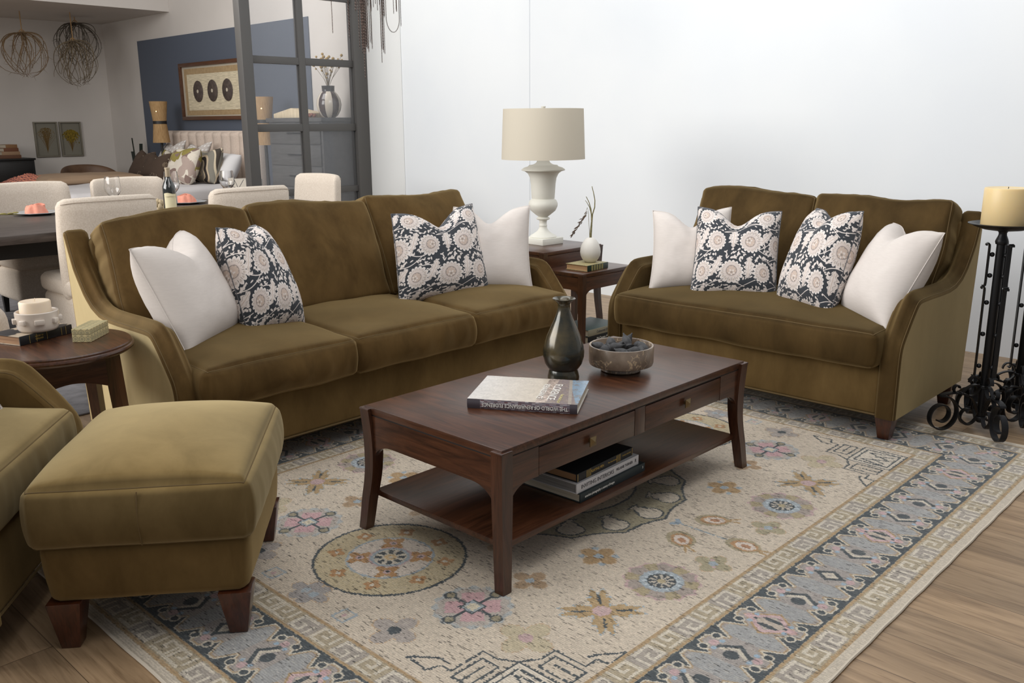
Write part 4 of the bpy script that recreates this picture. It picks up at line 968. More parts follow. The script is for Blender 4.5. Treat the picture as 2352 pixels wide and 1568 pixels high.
# lamp
def urn_lamp():
    M_pl = mat('chalk_white_plaster', C(228, 226, 216), 0.55, bmp=0.06, bscale=120)
    t = thing('table_lamp', 'white urn table lamp with an ivory drum shade on the end table', 'lamp', (4.375, 3.905, 0.6205), math.radians(-4))
    B().box(-0.093, -0.093, 0, 0.093, 0.093, 0.040, 0.002).done('plinth', M_pl, t)
    pr = [(0.088, 0.040), (0.090, 0.046), (0.082, 0.054), (0.060, 0.066), (0.040, 0.080), (0.028, 0.098), (0.025, 0.112), (0.029, 0.117), (0.025, 0.122), (0.024, 0.138), (0.027, 0.150), (0.042, 0.156), (0.046, 0.161), (0.042, 0.167), (0.030, 0.172), (0.052, 0.188), (0.082, 0.212), (0.096, 0.240), (0.097, 0.258), (0.088, 0.278), (0.074, 0.288), (0.076, 0.292), (0.079, 0.33), (0.082, 0.38), (0.088, 0.42), (0.102, 0.448), (0.122, 0.462), (0.143, 0.467), (0.144, 0.473), (0.128, 0.484), (0.100, 0.492), (0.094, 0.500), (0.066, 0.504), (0.048, 0.514), (0.038, 0.530), (0.032, 0.545)]
    B().lathe([(r*0.97, z) for r, z in pr], 48).done('urn_body', M_pl, t, angle=50)
    B().lathe([(0.012, 0.545), (0.012, 0.585), (0.006, 0.59), (0.006, 0.83)], 16).done('socket', M_brass, t)
    m_sh = mat('linen_shade', C(214, 206, 190), 0.9, bmp=0.1, bscale=400)
    nt = m_sh.node_tree; bs = nt.nodes['Principled BSDF']; tr = nt.nodes.new('ShaderNodeBsdfTranslucent'); tr.inputs[0].default_value = C(230, 218, 192)
    ms_ = nt.nodes.new('ShaderNodeMixShader'); ms_.inputs[0].default_value = 0.18; nt.links.new(bs.outputs[0], ms_.inputs[1]); nt.links.new(tr.outputs[0], ms_.inputs[2]); nt.links.new(ms_.outputs[0], nt.nodes['Material Output'].inputs['Surface'])
    R1, R0, z1, z0 = 0.254, 0.266, 0.848, 0.538
    b = B(); b.lathe([(R0, z0), (R1, z1), (R1-0.003, z1), (R0-0.003, z0), (R0, z0)], 72, capb=False, capt=False); b.done('shade', m_sh, t)
    b = B()
    for a in (0.3, 0.3+2*PI/3, 0.3+4*PI/3): b.tube([(0, 0, 0.82), (0.2*math.cos(a), 0.2*math.sin(a), 0.826), (0.252*math.cos(a), 0.252*math.sin(a), 0.838)], 0.0022, 6)
    b.done('spider', M_brass, t)
    B().lathe([(0.008, 0.828), (0.009, 0.838), (0.014, 0.858), (0.016, 0.862), (0.006, 0.864)], 20).done('finial', M_pl, t)
urn_lamp()
def egg():
    t = thing('egg_vase', 'small white egg-shaped vase with dried grass standing on the green book', 'vase', (4.272, 3.428, 0.5572))
    M_e = mat('matte_white_ceramic', C(222, 218, 210), 0.5)
    P = [(0.030, 0)]+[(0.0625*math.sin(PI*(0.06+0.90*k/18))**0.9*(1.05-0.10*k/18), 0.155*(1-math.cos(PI*(0.06+0.90*k/18)))/2*0.98) for k in range(1, 18)]
    P = [(0.028, 0.0), (0.034, 0.003), (0.048, 0.018), (0.059, 0.040), (0.0625, 0.062), (0.060, 0.086), (0.052, 0.110), (0.040, 0.130), (0.026, 0.144), (0.014, 0.150), (0.009, 0.150), (0.008, 0.140)]
    B().lathe(P, 40).done('body', M_e, t, angle=60)
    ax = Vector((0.69, -0.72, 0)); M_g = mat('dried_grass', C(104, 100, 66), 0.8, col2=C(140, 130, 92), nscale=60)
    def st(pts, r, nm='stem', m=M_g):
        b = B(); P_ = [Vector((0, 0, z))+ax*x for x, z in pts]; b.tube(P_, [r*(1-0.6*i/(len(P_)-1)) for i in range(len(P_))], 6); return b.done(nm, m, t)
    st([(0, .10), (.003, .17), (.006, .24), (.010, .29), (.022, .33), (.023, .37), (.016, .41), (.004, .455)], .0055)
    st([(0, .10), (-.001, .18), (.006, .26), (.0, .32), (-.012, .36), (-.03, .395)], .005)
    st([(.0, .10), (.006, .20), (.002, .29), (-.008, .33), (-.025, .36), (-.035, .372)], .0035)
    o = st([(-.002, .10), (-.010, .22), (-.014, .30), (-.022, .33), (-.04, .27), (-.07, .22), (-.10, .185), (-.118, .165)], .0016)
    b = B()
    for k in range(46):
        s = random.random(); x = -.020-.092*s; z = .315-.150*s**.85+random.uniform(-.008, .006); l = .02+.012*random.random()
        p = Vector((0, 0, z))+ax*x+Vector((random.uniform(-.006, .006), random.uniform(-.006, .006), 0)); d = (ax*-0.7+Vector((0, 0, -0.75+random.uniform(-.4, .5)))).normalized()*l
        b.tube([p, p+d*.5, p+d], [.0008, .0026, .0004], 5)
    b.done('seed_head', mat('seed_brown', C(92, 74, 62), 0.9), t)
egg()
# ------------------------------------------------------------------ round side table on the left with its objects
SX, SY = 1.172, 3.452
def round_table():
    t = thing('round_side_table', 'round dark walnut side table between armchair and sofa', 'side table', (SX, SY, 0), -0.10)
    R = 0.268
    B().lathe([(R-0.035, 0.572), (R-0.012, 0.574), (R-0.002, 0.582), (R, 0.588), (R-0.002, 0.594), (R-0.008, 0.597), (R-0.008, 0.602), (R-0.012, 0.606), (0.0, 0.606)], 72, capt=False).done('tabletop', M_wy, t, angle=25)
    for k in range(4):
        a = k*PI/2+PI/4; c, s_ = math.cos(a), math.sin(a); b = B(); rings = []
        for i in range(9):
            q = i/8; z = 0.572*q; r = 0.205+0.045*(1-q); w = 0.045-0.010*(1-q)
            rings.append([b.bm.verts.new((r*c+(a_*c-b_*s_)*w/2, r*s_+(a_*s_+b_*c)*w/2, z)) for a_, b_ in ((-1, -1), (1, -1), (1, 1), (-1, 1))])
        for A_, D_ in zip(rings[:-1], rings[1:]):
            for m_ in range(4): b.bm.faces.new((A_[m_], A_[(m_+1) % 4], D_[(m_+1) % 4], D_[m_]))
        b.bm.faces.new(rings[0][::-1]); b.bm.faces.new(rings[-1]); b.done('leg', M_wz, t)
        a2 = k*PI/2; L = 2*0.205*math.sin(PI/4)-0.03
        P = [(-L/2, 0.572), (L/2, 0.572), (L/2, 0.450)]+[(L/2-L*j/12, 0.450+0.032*math.sin(PI*j/12)) for j in range(1, 12)]+[(-L/2, 0.450)]
        b = B(); b.prism(P, -0.009, 0.009, 'y'); M = Matrix.Rotation(a2-PI/2, 4, 'Z') @ Matrix.Translation((0, 0.145, 0))
        b.done('apron', M_wx, t, M=M)
round_table()
ZT = 0.6065
bk = book('antique_book', 'black leather book with marbled sides lying under the candle bowl', (1.066, 3.500, ZT), math.radians(21), 0.230, 0.15, 0.034, mat('marbled_paper', C(176, 160, 140), 0.5, col2=C(40, 36, 36), nscale=9, lo=0.52, hi=0.56), spine=mat('black_leather', C(22, 22, 24), 0.35), pages=mat('foxed_pages', C(172, 136, 104), 0.9, col2=C(130, 96, 70), nscale=200, nmap=(.02, .02, 1)))
for x in (0.04, 0.07, 0.115, 0.18, 0.2): B().box(x, -0.0027, 0.002, x+0.0015, -0.0018, 0.032).done('gold_band', M_gold, bk)
text_obj('HISTORY OF', 0.008, M_gold, MX(0.082, -0.0028, 0.022), bk, 'title', 0.8); text_obj('ENGLAND', 0.009, M_gold, MX(0.082, -0.0028, 0.012), bk, 'title', 0.8)
def candle_bowl():
    M_c = mat('cream_glazed_clay', C(206, 194, 182), 0.35, col2=C(222, 212, 202), nscale=10, coat=0.4)
    t = thing('candle_bowl', 'cream ceramic bowl with raised square studs standing on the black book', 'bowl', (1.160, 3.575, ZT+0.0345), 0.2)
    R = 0.075
    B().lathe([(0.058, 0), (0.066, 0.003), (0.071, 0.012), (R-0.002, 0.03), (R, 0.060), (R, 0.071), (R-0.003, 0.0735), (R-0.007, 0.073), (R-0.009, 0.068), (R-0.010, 0.014), (0, 0.012)], 56, capt=False).done('body', M_c, t, angle=50)
    for k in range(8):
        b = B(); a = k*PI/4+0.35; wide = 0.017 if k % 2 else 0.011
        M = Matrix.Rotation(a, 4, 'Z') @ Matrix.Translation((R+0.003, 0, 0.040))
        b.box(-0.008, -wide, -0.009, 0.006, wide, 0.009, 0.002, 2, M); b.done('stud', M_c, t)
    c = thing('pillar_candle', 'short ivory pillar candle standing in the studded ceramic bowl', 'candle', (1.158, 3.576, ZT+0.0345+0.0125))
    B().lathe([(0.054, 0), (0.055, 0.004), (0.0545, 0.094), (0.051, 0.098), (0.03, 0.096), (0, 0.095)], 48, capt=False).done('wax', mat('ivory_wax', C(226, 208, 184), 0.45, sss=0.3), c, angle=50)
    B().tube([(0, 0, 0.093), (0.001, 0, 0.10), (0.003, 0.001, 0.108)], 0.0013, 6).done('wick', mat('wick', C(220, 205, 180), 0.9), c)
candle_bowl()
def brocade_box():
    a = math.radians(12); m = imgmat('brocade', patch_pattern(256, 1, 'brocade'), 0.55)
    t = thing('trinket_box', 'small rectangular brocade box on the round side table', 'box', (1.219, 3.417, ZT), math.radians(-46))
    L, D, H1, H2 = 0.068, 0.157, 0.030, 0.050
    def shell(nm, z0, z1):
        vs = [(0, 0, z0), (L, 0, z0), (L, D, z0), (0, D, z0), (0, 0, z1), (L, 0, z1), (L, D, z1), (0, D, z1)]
        fs = [(0, 3, 2, 1), (4, 5, 6, 7), (0, 1, 5, 4), (1, 2, 6, 5), (2, 3, 7, 6), (3, 0, 4, 7)]
        me = bpy.data.meshes.new(nm); me.from_pydata(vs, [], fs); uv = me.uv_layers.new(name='UVMap')
        for p in me.polygons:
            for li in p.loop_indices:
                v = vs[me.loops[li].vertex_index]; n = p.normal
                uv.data[li].uv = ((v[0] if abs(n.x) < .5 else v[1])*6, (v[2] if abs(n.z) < .5 else v[1])*6)
        me.materials.append(m); o = bpy.data.objects.new(nm, me); COL.objects.link(o); o.parent = t
        md = o.modifiers.new('b', 'BEVEL'); md.width = 0.0015; md.segments = 2
    shell('box_body', 0, H1-0.0008); shell('lid', H1, H2)
    m.node_tree.nodes['Image Texture'].extension = 'REPEAT'
brocade_box()
# ------------------------------------------------------------------ wrought iron candle stands
def spiral(cx, cz, r0, r1, a0, a1, n=40):
    return [(cx+(r0+(r1-r0)*(k/n)**1.2)*math.cos(a0+(a1-a0)*k/n), cz+(r0+(r1-r0)*(k/n)**1.2)*math.sin(a0+(a1-a0)*k/n)) for k in range(n+1)]
def bez(p0, p1, p2, p3, n=14):
    return [tuple((1-t)**3*a+3*(1-t)**2*t*b+3*(1-t)*t*t*c+t**3*d for a, b, c, d in zip(p0, p1, p2, p3)) for t in [k/n for k in range(n+1)]]
def candle_stand(name, label, x, y, angs, zpl, bars, z_foot=RZ, bang=(120, 240, 0)):
    t = thing(name, label, 'candle holder', (x, y, 0))
    B().lathe([(0.016, 0.055), (0.019, 0.06), (0.019, zpl-0.085), (0.024, zpl-0.083), (0.027, zpl-0.072), (0.024, zpl-0.062), (0.017, zpl-0.045), (0.016, zpl-0.035), (0.022, zpl-0.024)], 24).done('stem', M_iron, t)
    B().lathe([(0.0, zpl-0.026), (0.03, zpl-0.026), (0.08, zpl-0.019), (0.118, zpl-0.006), (0.134, zpl+0.004), (0.140, zpl+0.003), (0.141, zpl+0.006), (0.133, zpl+0.008), (0.115, zpl-0.001), (0.08, zpl-0.010), (0, zpl-0.012)], 48, capb=False, capt=False).done('drip_plate', M_iron, t, angle=60)
    for k in range(4):
        a = math.radians(angs[k]); c, s_ = math.cos(a), math.sin(a); P3 = lambda P: [(r*c, r*s_, z) for r, z in P]; wd = (-s_, c, 0)
        zf = z_foot
        b = B(); W, T = 0.026, 0.006
        big = spiral(0.205, zf+0.093, 0.028, 0.090, PI*-0.1, PI*-0.1+PI*3.55-0.0, 60)
        end = big[-1]
        # sweep: spiral unrolls over the outside, over the top and in towards the knot
        big = spiral(0.205, zf+0.0925, 0.030, 0.0895, -PI*0.35, -PI*0.35-PI*3.2, 64)
        e = big[-1]
        b.ribbon(P3(big+bez(e, (e[0]-0.02, e[1]+0.012), (0.15, 0.205), (0.115, 0.198))[1:]), W, T, wd)
        med = spiral(0.080, 0.098, 0.022, 0.046, 0.2*PI, -PI*1.9, 40); e = med[-1]
        b.ribbon(P3([(0.020, 0.078)]+[(0.03, 0.068)]+spiral(0.070, 0.092, 0.046, 0.024, -PI*0.75, PI*0.9, 30)), W*0.68, T*.85, wd)
        b.ribbon(P3(bez((0.020, 0.10), (0.04, 0.16), (0.06, 0.19), (0.115, 0.196))), W*0.68, T*.85, wd)
        b.ribbon(P3(bez((0.022, 0.225), (0.05, 0.245), (0.10, 0.225), (0.125, 0.175))+bez((0.125, 0.175), (0.142, 0.12), (0.11, 0.07), (0.075, 0.055))[1:]), W*0.68, T*.85, wd)
        b.ribbon(P3(bez((0.022, 0.215), (0.055, 0.16), (0.10, 0.185), (0.125, 0.205))+spiral(0.137, 0.222, 0.020, 0.011, -PI*0.7, PI*1.0, 20)), W*0.68, T*.85, wd)
        b.ribbon(P3(bez((0.022, 0.235), (0.03, 0.285), (0.075, 0.285), (0.078, 0.245))), W*0.68, T*.85, wd)
        b.box(-0.004, -W/2-0.003, -0.006, 0.004, W/2+0.003, 0.006, 0.002, 1, Matrix.Rotation(a, 4, 'Z') @ Matrix.Translation((0.116, 0, 0.198)))
        b.done('scroll_leg', M_iron, t, angle=30)
    for ba in bang:
        a = math.radians(ba); c, s_ = math.cos(a), math.sin(a); P3 = lambda P: [(r*c, r*s_, z) for r, z in P]; wd = (-s_, c, 0)
        b = B()
        for z0, z1, balls in bars:
            P = [(r_-.001, z_) for r_, z_ in [(0.058, z0-0.004), (0.053, z0-0.008), (0.048, z0-0.002), (0.047, z0+0.008), (0.047, z1-0.008), (0.048, z1+0.002), (0.053, z1+0.008), (0.060, z1+0.004), (0.060, z1-0.003)]]
            b.ribbon(P3(P), 0.024, 0.005, wd)
            for zb_ in balls: b.ball((0.032*c, 0.032*s_, zb_), 0.0105, u=12, v=8)
        b.done('bar', M_iron, t, angle=30)
    b = B()
    for z in (0.075, 0.222): b.lathe([(0.024, z-0.007), (0.026, z-0.005), (0.026, z+0.005), (0.024, z+0.007)], 20)
    b.done('collar', M_iron, t)
    return t
candle_stand('candle_stand', 'black wrought iron scroll candle stand holding the thick cream candle', 4.272, 1.158, (145, 217, 335, 30), 0.945, [(0.684, 0.858, (0.724, 0.816)), (0.275, 0.668, (0.316, 0.462, 0.604))])
candle_stand('candle_stand', 'second black iron candle stand half hidden behind the first at the right edge', 4.60, 1.10, (120, 205, 300, 25), 1.0, [(0.26, 0.90, (0.36, 0.55, 0.74))], z_foot=0.0)
c = thing('pillar_candle', 'thick cream pillar candle on the black iron stand at the right edge', 'candle', (4.272, 1.158, 0.9365))
B().lathe([(0.090, 0), (0.0925, 0.004), (0.0915, 0.160), (0.089, 0.166), (0.086, 0.166), (0.078, 0.163), (0.04, 0.1625), (0, 0.162)], 56, capt=False).done('wax', mat('honey_wax', C(226, 202, 152), 0.4, sss=0.4), c, angle=50)
B().tube([(0, 0, 0.16), (0.001, 0, 0.166), (0.002, 0, 0.17)], 0.0015, 6).done('wick', mat('burnt_wick', C(40, 30, 24), 0.9), c)
# ------------------------------------------------------------------ chain chandelier
def chandelier():
    t = thing('chain_chandelier', 'hanging tassels of fine dark chain at the top of the picture', 'chandelier', (4.02, 5.2, 0))
    m = mat('dark_chain', C(66, 56, 52), 0.4, 0.7, col2=C(104, 86, 78), nscale=60)
    rr = random.Random(5)
    def chain(pts, r=0.0026):
        b = B(); n = max(4, int(sum((Vector(p)-Vector(q)).length for p, q in zip(pts[:-1], pts[1:]))/0.0095)); 
        P = resample3(pts, n); k = 0
        for A_, D_ in zip(P[:-1], P[1:]):
            d = (D_-A_); c_ = (A_+D_)/2; L = d.length*0.72; d.normalize(); k += 1
            s = d.cross(Vector((1, 0, 0)) if k % 2 else Vector((0.2, 1, 0))).normalized()*r
            b.tube([c_-d*L, c_-d*L*.4+s, c_+d*L*.4+s, c_+d*L, c_+d*L*.4-s, c_-d*L*.4-s], 0.0012, 3, closed=True)
        return b.done('chain', m, t, smooth=False)
    top = 2.62
    for x, z, n, sp in ((-.275, 1.972, 1, 0), (-.135, 1.947, 2, .01), (-.085, 2.10, 3, .02), (-.065, 1.87, 3, .012), (-.035, 1.85, 9, .028), (-.025, 1.688, 1, 0), (.0, 1.88, 8, .02), (.012, 1.86, 2, .01), (.035, 2.12, 3, .02), (.075, 2.14, 4, .03), (.105, 1.86, 2, .012), (.125, 1.85, 3, .02), (.133, 1.80, 1, .0), (.14, 2.06, 4, .03), (.245, 2.12, 2, .02), (.268, 2.13, 2, .02), (.287, 2.05, 1, .0)):
        for k in range(n):
            zz = z+rr.uniform(0, .05)*(n > 1); xx = x+rr.uniform(-sp, sp)*.7; yy = rr.uniform(-.03, .03)
            chain([(xx, yy, top), (xx, yy, zz)])
    chain([(.165, 0, top)]+[(.225+.06*math.sin(a), 0, 2.11-.105*math.cos(a)) for a in np.linspace(-1.35, 1.35, 14)]+[(.285, 0, top)])
    b = B(); b.tube([(.005+.30*math.cos(a), .30*math.sin(a), top) for a in np.linspace(0, 2*PI, 48, endpoint=False)], 0.006, 8, closed=True)
    for a in (0, PI/3, 2*PI/3): b.tube([(.005-.30*math.cos(a), -.30*math.sin(a), top), (.005+.30*math.cos(a), .30*math.sin(a), top)], 0.004, 6)
    b.tube([(0.005, 0, top), (0.005, 0, 4.1)], 0.006, 6)
    b.done('ring', m, t)
def resample3(P, n):
    P = [Vector(p) for p in P]; L = [0]
    for a, b in zip(P[:-1], P[1:]): L.append(L[-1]+(b-a).length)
    out = []; i = 0
    for k in range(n):
        s = L[-1]*k/(n-1)
        while i < len(P)-2 and L[i+1] < s: i += 1
        out.append(P[i].lerp(P[i+1], (s-L[i])/max(1e-9, L[i+1]-L[i])))
    return out
chandelier()
# ------------------------------------------------------------------ dining area behind the sofa
M_boucle = mat('cream_boucle', C(206, 192, 176), 0.95, col2=C(220, 208, 194), nscale=120, bmp=0.35, bscale=260, bdist=0.002, sheen=0.3, sheencol=C(240, 230, 215))
M_dtab = wood('smoked_oak', C(58, 50, 46), C(92, 82, 76), 'x', 0.42, 0.1)
M_dblk = mat('black_oak', C(28, 26, 25), 0.5)
def dining_chair(label, loc, rz):
    t = thing('dining_chair', label, 'chair', loc, rz, None); W = 0.30
    # curved upholstered back (wraps gently round the sitter), sitter faces local -y
    def slab(u, v, w):
        x = -W+2*W*u; y = 0.25-0.045*(2*u-1)**4-0.05*(2*u-1)**2; return x, y
    b = bmesh.new(); bmesh.ops.create_cube(b, size=2); bmesh.ops.subdivide_edges(b, edges=b.edges[:], cuts=14, use_grid_fill=True)
    for v in b.verts:
        q = cush_map(tuple(v.co), W, 0.045, 0.305, 0.04, crown=0.012, bulge=0.006, seed=2, wr=0.001)
        u = q.x/W; lean = (q.z)*0.08
        v.co = (q.x, q.y+0.20-0.06*abs(u)**2.5+lean, q.z+0.655)
    me = bpy.data.meshes.new('backrest')
    for f in b.faces: f.smooth = True
    b.to_mesh(me); b.free(); o = bpy.data.objects.new('backrest', me); COL.objects.link(o); me.materials.append(M_boucle); o.parent = t
    B().tube([(W*0.97*u, 0.20+0.043-0.06*abs(u)**2.5+0.023, 0.945-0.012*abs(u)**6) for u in np.linspace(-1, 1, 20)], 0.002, 6).done('piping', mat('boucle_seam', C(176, 162, 146), 0.95), o)
    cushion('seat', W-0.01, 0.25, 0.06, 0.035, M_boucle, t, Matrix.Translation((0, -0.03, 0.43)), n=14, crown=0.02, seed=3, pipe=0)
    B().box(-W+0.012, -0.27, 0.13, W-0.012, 0.215, 0.38, 0.04, 4).done('seat_skirt', M_boucle, t)
    for x in (-1, 1):
        for y in (-0.24, 0.17): B().taper(x*(W-0.05)-0.02, y-0.02, 0.004, x*(W-0.05)+0.02, y+0.02, 0.135, 0.7).done('leg', M_dblk, t)
    return t
d3 = dining_chair('cream dining chair with its back to the sofa, nearest the left side', (2.305, 5.78, 0), PI)
dup(d3, (3.31, 5.84, 0), PI, 'cream dining chair with its back to the sofa, right of the wine bottle')
dup(d3, (2.46, 7.27, 0), 0, 'cream dining chair across the table behind the left coral napkin')
dup(d3, (3.24, 7.29, 0), 0, 'cream dining chair across the table behind the wine bottle')
dup(d3, (4.36, 6.64, 0), -PI/2, 'cream dining chair at the far right end of the dining table')
for o in [x for x in bpy.data.objects if x.name.startswith('dining_chair')]: o['group'] = 'cream chairs around the dining table'
t = thing('dining_table', 'long dark oak dining table behind the sofa', 'dining table', (0.35, 5.77, 0))
B().box(0, 0, 0.705, 4.0, 1.55, 0.76, 0.004).done('tabletop', M_dtab, t)
B().box(0.15, 0.17, 0.60, 3.85, 1.38, 0.705).done('apron', M_dblk, t)
for x in (1.12, 2.95):
    B().box(x-0.06, 0.40, 0.07, x+0.06, 0.52, 0.60, 0.004).done('leg', M_dtab, t); B().box(x-0.06, 1.03, 0.07, x+0.06, 1.15, 0.60, 0.004).done('leg', M_dtab, t)
    B().prism([(0.14, 0.60), (0.20, 0.60), (0.02, 0.08), (-0.04, 0.08)], x-0.03, x+0.03, 'x').done('brace', M_dblk, t)
    B().box(x-0.07, -0.05, 0.012, x+0.07, 1.45, 0.08, 0.004).done('trestle_foot', M_dblk, t)
drug = tag(B().box(1.55, 4.45, 0.001, 4.75, 8.5, 0.010, 0.003).done('dining_rug', mat('charcoal_rug_pile', C(92, 90, 92), 0.95, col2=C(112, 110, 112), nscale=14, bmp=0.4, bscale=300), smooth=False), 'dark grey rug under the dining table, seen past the round side table', 'rug')
B().box(1.46, 4.36, 0.001, 1.55, 8.5, 0.008, 0.002).done('border', mat('cream_wool', C(206, 196, 180), 0.95), drug)
stool = thing('upholstered_stool', 'cream upholstered seat barely showing at the left edge behind the side table', 'stool', (1.03, 4.62, 0))
cushion('seat', 0.27, 0.27, 0.24, 0.07, M_boucle, stool, Matrix.Translation((0, 0, 0.375)), n=14, crown=0.01, seed=5, pipe=0)
for x in (-.2, .2):
    for y in (-.2, .2): B().taper(x-.02, y-.02, 0.001, x+.02, y+.02, .14, .7).done('leg', M_dblk, stool)
# bottle
def wine():
    t = thing('wine_bottle', 'dark wine bottle with a cream label on the dining table', 'bottle', (2.83, 5.88, 0.7605)); k = 1.06
    P = [(0.034, 0), (0.0385, 0.003), (0.0395, 0.02), (0.0395, 0.195), (0.037, 0.215), (0.028, 0.238), (0.018, 0.255), (0.0145, 0.268), (0.0145, 0.275)]
    B().lathe([(r*k, z*k) for r, z in P], 40).done('body', mat('bottle_glass', C(14, 20, 16), 0.06, coat=0.6, spec=0.8), t, angle=60)
    B().lathe([(0.0152*k, 0.272*k), (0.0158*k, 0.276*k), (0.0155*k, 0.318*k), (0.0172*k, 0.319*k), (0.0172*k, 0.327*k), (0.015*k, 0.329*k)], 28).done('foil_capsule', mat('tan_foil', C(176, 160, 136), 0.4, 0.3), t)
    va = math.atan2(-5.88, -2.83)
    def lab(u, v):
        a = va+0.15+(u-.5)*2.1; r = 0.0402*k; z = (0.072+0.098*v+0.004*math.sin(u*6)*(1 if v > .5 else -1))*k
        return (r*math.cos(a), r*math.sin(a), z)
    grid_obj('label', lab, 16, 6, mat('label_paper', C(222, 212, 176), 0.7), t)
    d = Vector((math.cos(va+.1), math.sin(va+.1), 0)); xx = Vector((0, 0, 1)).cross(d)
    text_obj('CABERNET SAUVIGNON', 0.0058, mat('label_ink', C(120, 96, 60), 0.7), basis(xx, Vector((0, 0, 1)), d, d*(0.0408*k)+Vector((0, 0, 0.15*k))), t, 'lettering')
wine()
M_glass = mat('clear_glass', (1, 1, 1, 1), 0.0, trans=1.0, ior=1.45, spec=0.5)
def glass(label, x, y, h=0.21, r=0.052):
    t = thing('wine_glass', label, 'glass', (x, y, 0.7605), 0, 'wine glasses on the dining table')
    B().lathe([(0.034, 0), (0.034, 0.002), (0.004, 0.006), (0.0035, 0.07), (0.010, 0.078), (0.034, 0.092), (r*0.93, 0.125), (r, 0.155), (r*0.95, 0.19), (r*0.84, h), (r*0.84-.0016, h), (r*0.95-.0016, 0.19), (r-.0018, 0.155), (r*.93-.002, .126), (0.032, 0.0945), (0.006, 0.083), (0, .082)], 40, capt=False).done('bowl', M_glass, t, angle=60)
    pass
glass('stemmed wine glass on the dining table behind the nearest cream chair', 2.98, 7.13, 0.24, 0.062)
glass('stemmed wine glass just behind the wine bottle', 3.46, 7.14, 0.258, 0.062)
glass('stemmed wine glass right of the wine bottle above the second chair', 3.98, 7.18, 0.24, 0.062)
M_plate = mat('pale_blue_glaze', C(206, 214, 220), 0.2, coat=0.5); M_coral = mat('coral_napkin', C(222, 142, 120), 0.85, col2=C(230, 156, 134), nscale=30)
def place(x, y, rz, lb1, lb2, seedn):
    t = thing('dinner_plate', lb1, 'plate', (x, y, 0.7605), rz, 'octagonal plates on the dining table')
    b = B(); b.lathe([(0.09, 0), (0.10, 0.003), (0.165, 0.015), (0.168, 0.018), (0.160, 0.019), (0.10, 0.009), (0, 0.008)], 8, capt=False); b.done('dish', M_plate, t, angle=20)
    n = thing('napkin', lb2, 'napkin', (x, y, 0.7695), rz+.5)
    def fn(u, v):
        a = u*2*PI; r = 0.075*(1-0.35*v)*(1+0.16*math.sin(3*a+v*3)+0.06*math.sin(7*a)); z = 0.002+0.062*math.sin(v*PI/2)**.8*(1+0.12*math.sin(2*a+1))-0.03*max(0, v-.8)*5
        return (r*math.cos(a)*1.15, r*math.sin(a)*.9, z)
    grid_obj('folded_cloth', fn, 40, 14, M_coral, n)
    B().tube([(-.07, .045, .004), (-.02, .06, .05), (.05, .03, .055), (.085, -.03, .004)], 0.006, 6).done('knot', M_coral, n)
place(2.375, 7.03, 0.2, 'pale blue octagonal plate under the left coral napkin', 'folded coral napkin on the plate at the left side of the dining table', 1)
place(3.53, 7.05, 0.5, 'pale blue octagonal plate partly behind the wine bottle', 'folded coral napkin on the plate behind the wine bottle', 2)
# artichoke arrangement and sprig
t = thing('artichoke', 'small green and beige artichoke centrepiece left of the wine bottle', 'decoration', (2.90, 6.22, 0.7605))
b = B(); b.ball((0, 0, 0.05), 0.045, (1, 1, 1.1)); b.done('heart', mat('artichoke', C(150, 140, 96), 0.8, col2=C(176, 160, 122), nscale=40), t)
b = B()
for k in range(26):
    a = k*2.4; z = 0.02+0.085*(k/26); r = 0.05*math.sin(min(1, 0.35+(1-k/26))*PI/2); b.ball((r*math.cos(a), r*math.sin(a), z), 0.016, (1, 1, 1.5), 8, 6)
b.done('petal', mat('petal_beige', C(186, 168, 136), 0.8), t)
t = thing('dried_sprig', 'dried green sprig lying on the dining table at the left edge', 'decoration', (2.1, 6.98, 0.7615))
b = B(); b.tube([(-.30, -.10, .012), (-.1, -.02, .03), (.05, .0, .018), (.16, .0, .012)], .004, 6); b.done('stem', mat('sprig_green', C(132, 124, 70), 0.8), t)
b = B()
for k in range(10): b.ball((-.28+.045*k, -.09+.012*k+(.012 if k % 2 else -.012), .024), .012, (1.8, .6, .5), 8, 6)
b.done('leaf', mat('sprig_leaf', C(150, 140, 84), 0.8), t)
# ------------------------------------------------------------------ metal and glass partition
M_fr = mat('charcoal_metal_frame', C(88, 86, 84), 0.45, 0.1)
pt = thing('glass_partition', 'charcoal metal grid partition with clear glass panes beside the bedroom', 'partition', (0, 0, 0)); PY = 7.6
def fbar(nm, x0, x1, z0, z1, t=0.045): return B().box(x0, PY-t, z0, x1, PY+t, z1, 0.003).done(nm, M_fr, pt, angle=30)
fbar('jamb', 4.43, 4.535, 0.0, 3.2, 0.05); fbar('jamb', 5.66, 5.815, 0.0, 3.2, 0.05)
fbar('mullion', 5.035, 5.105, 0.0, 3.2, 0.028)
rails = [(0.0, 0.14), (0.715, 0.775), (1.315, 1.385), (1.925, 1.99), (2.53, 2.60), (3.14, 3.2)]
for z0, z1 in rails:
    for xa, xb in ((4.535, 5.035), (5.105, 5.66)): fbar('rail', xa, xb, z0, z1, 0.026)
M_pane = glassmat('partition_glass', (0.985, 0.99, 1, 1), 1.0, C(205, 208, 214), 0.05)
for (a, b_), (c_, d_) in zip(rails[:-1], rails[1:]):
    for xa, xb in ((4.535, 5.035), (5.105, 5.66)): B().box(xa, PY-0.003, b_, xb, PY+0.003, c_).done('pane', M_pane, pt, smooth=False)
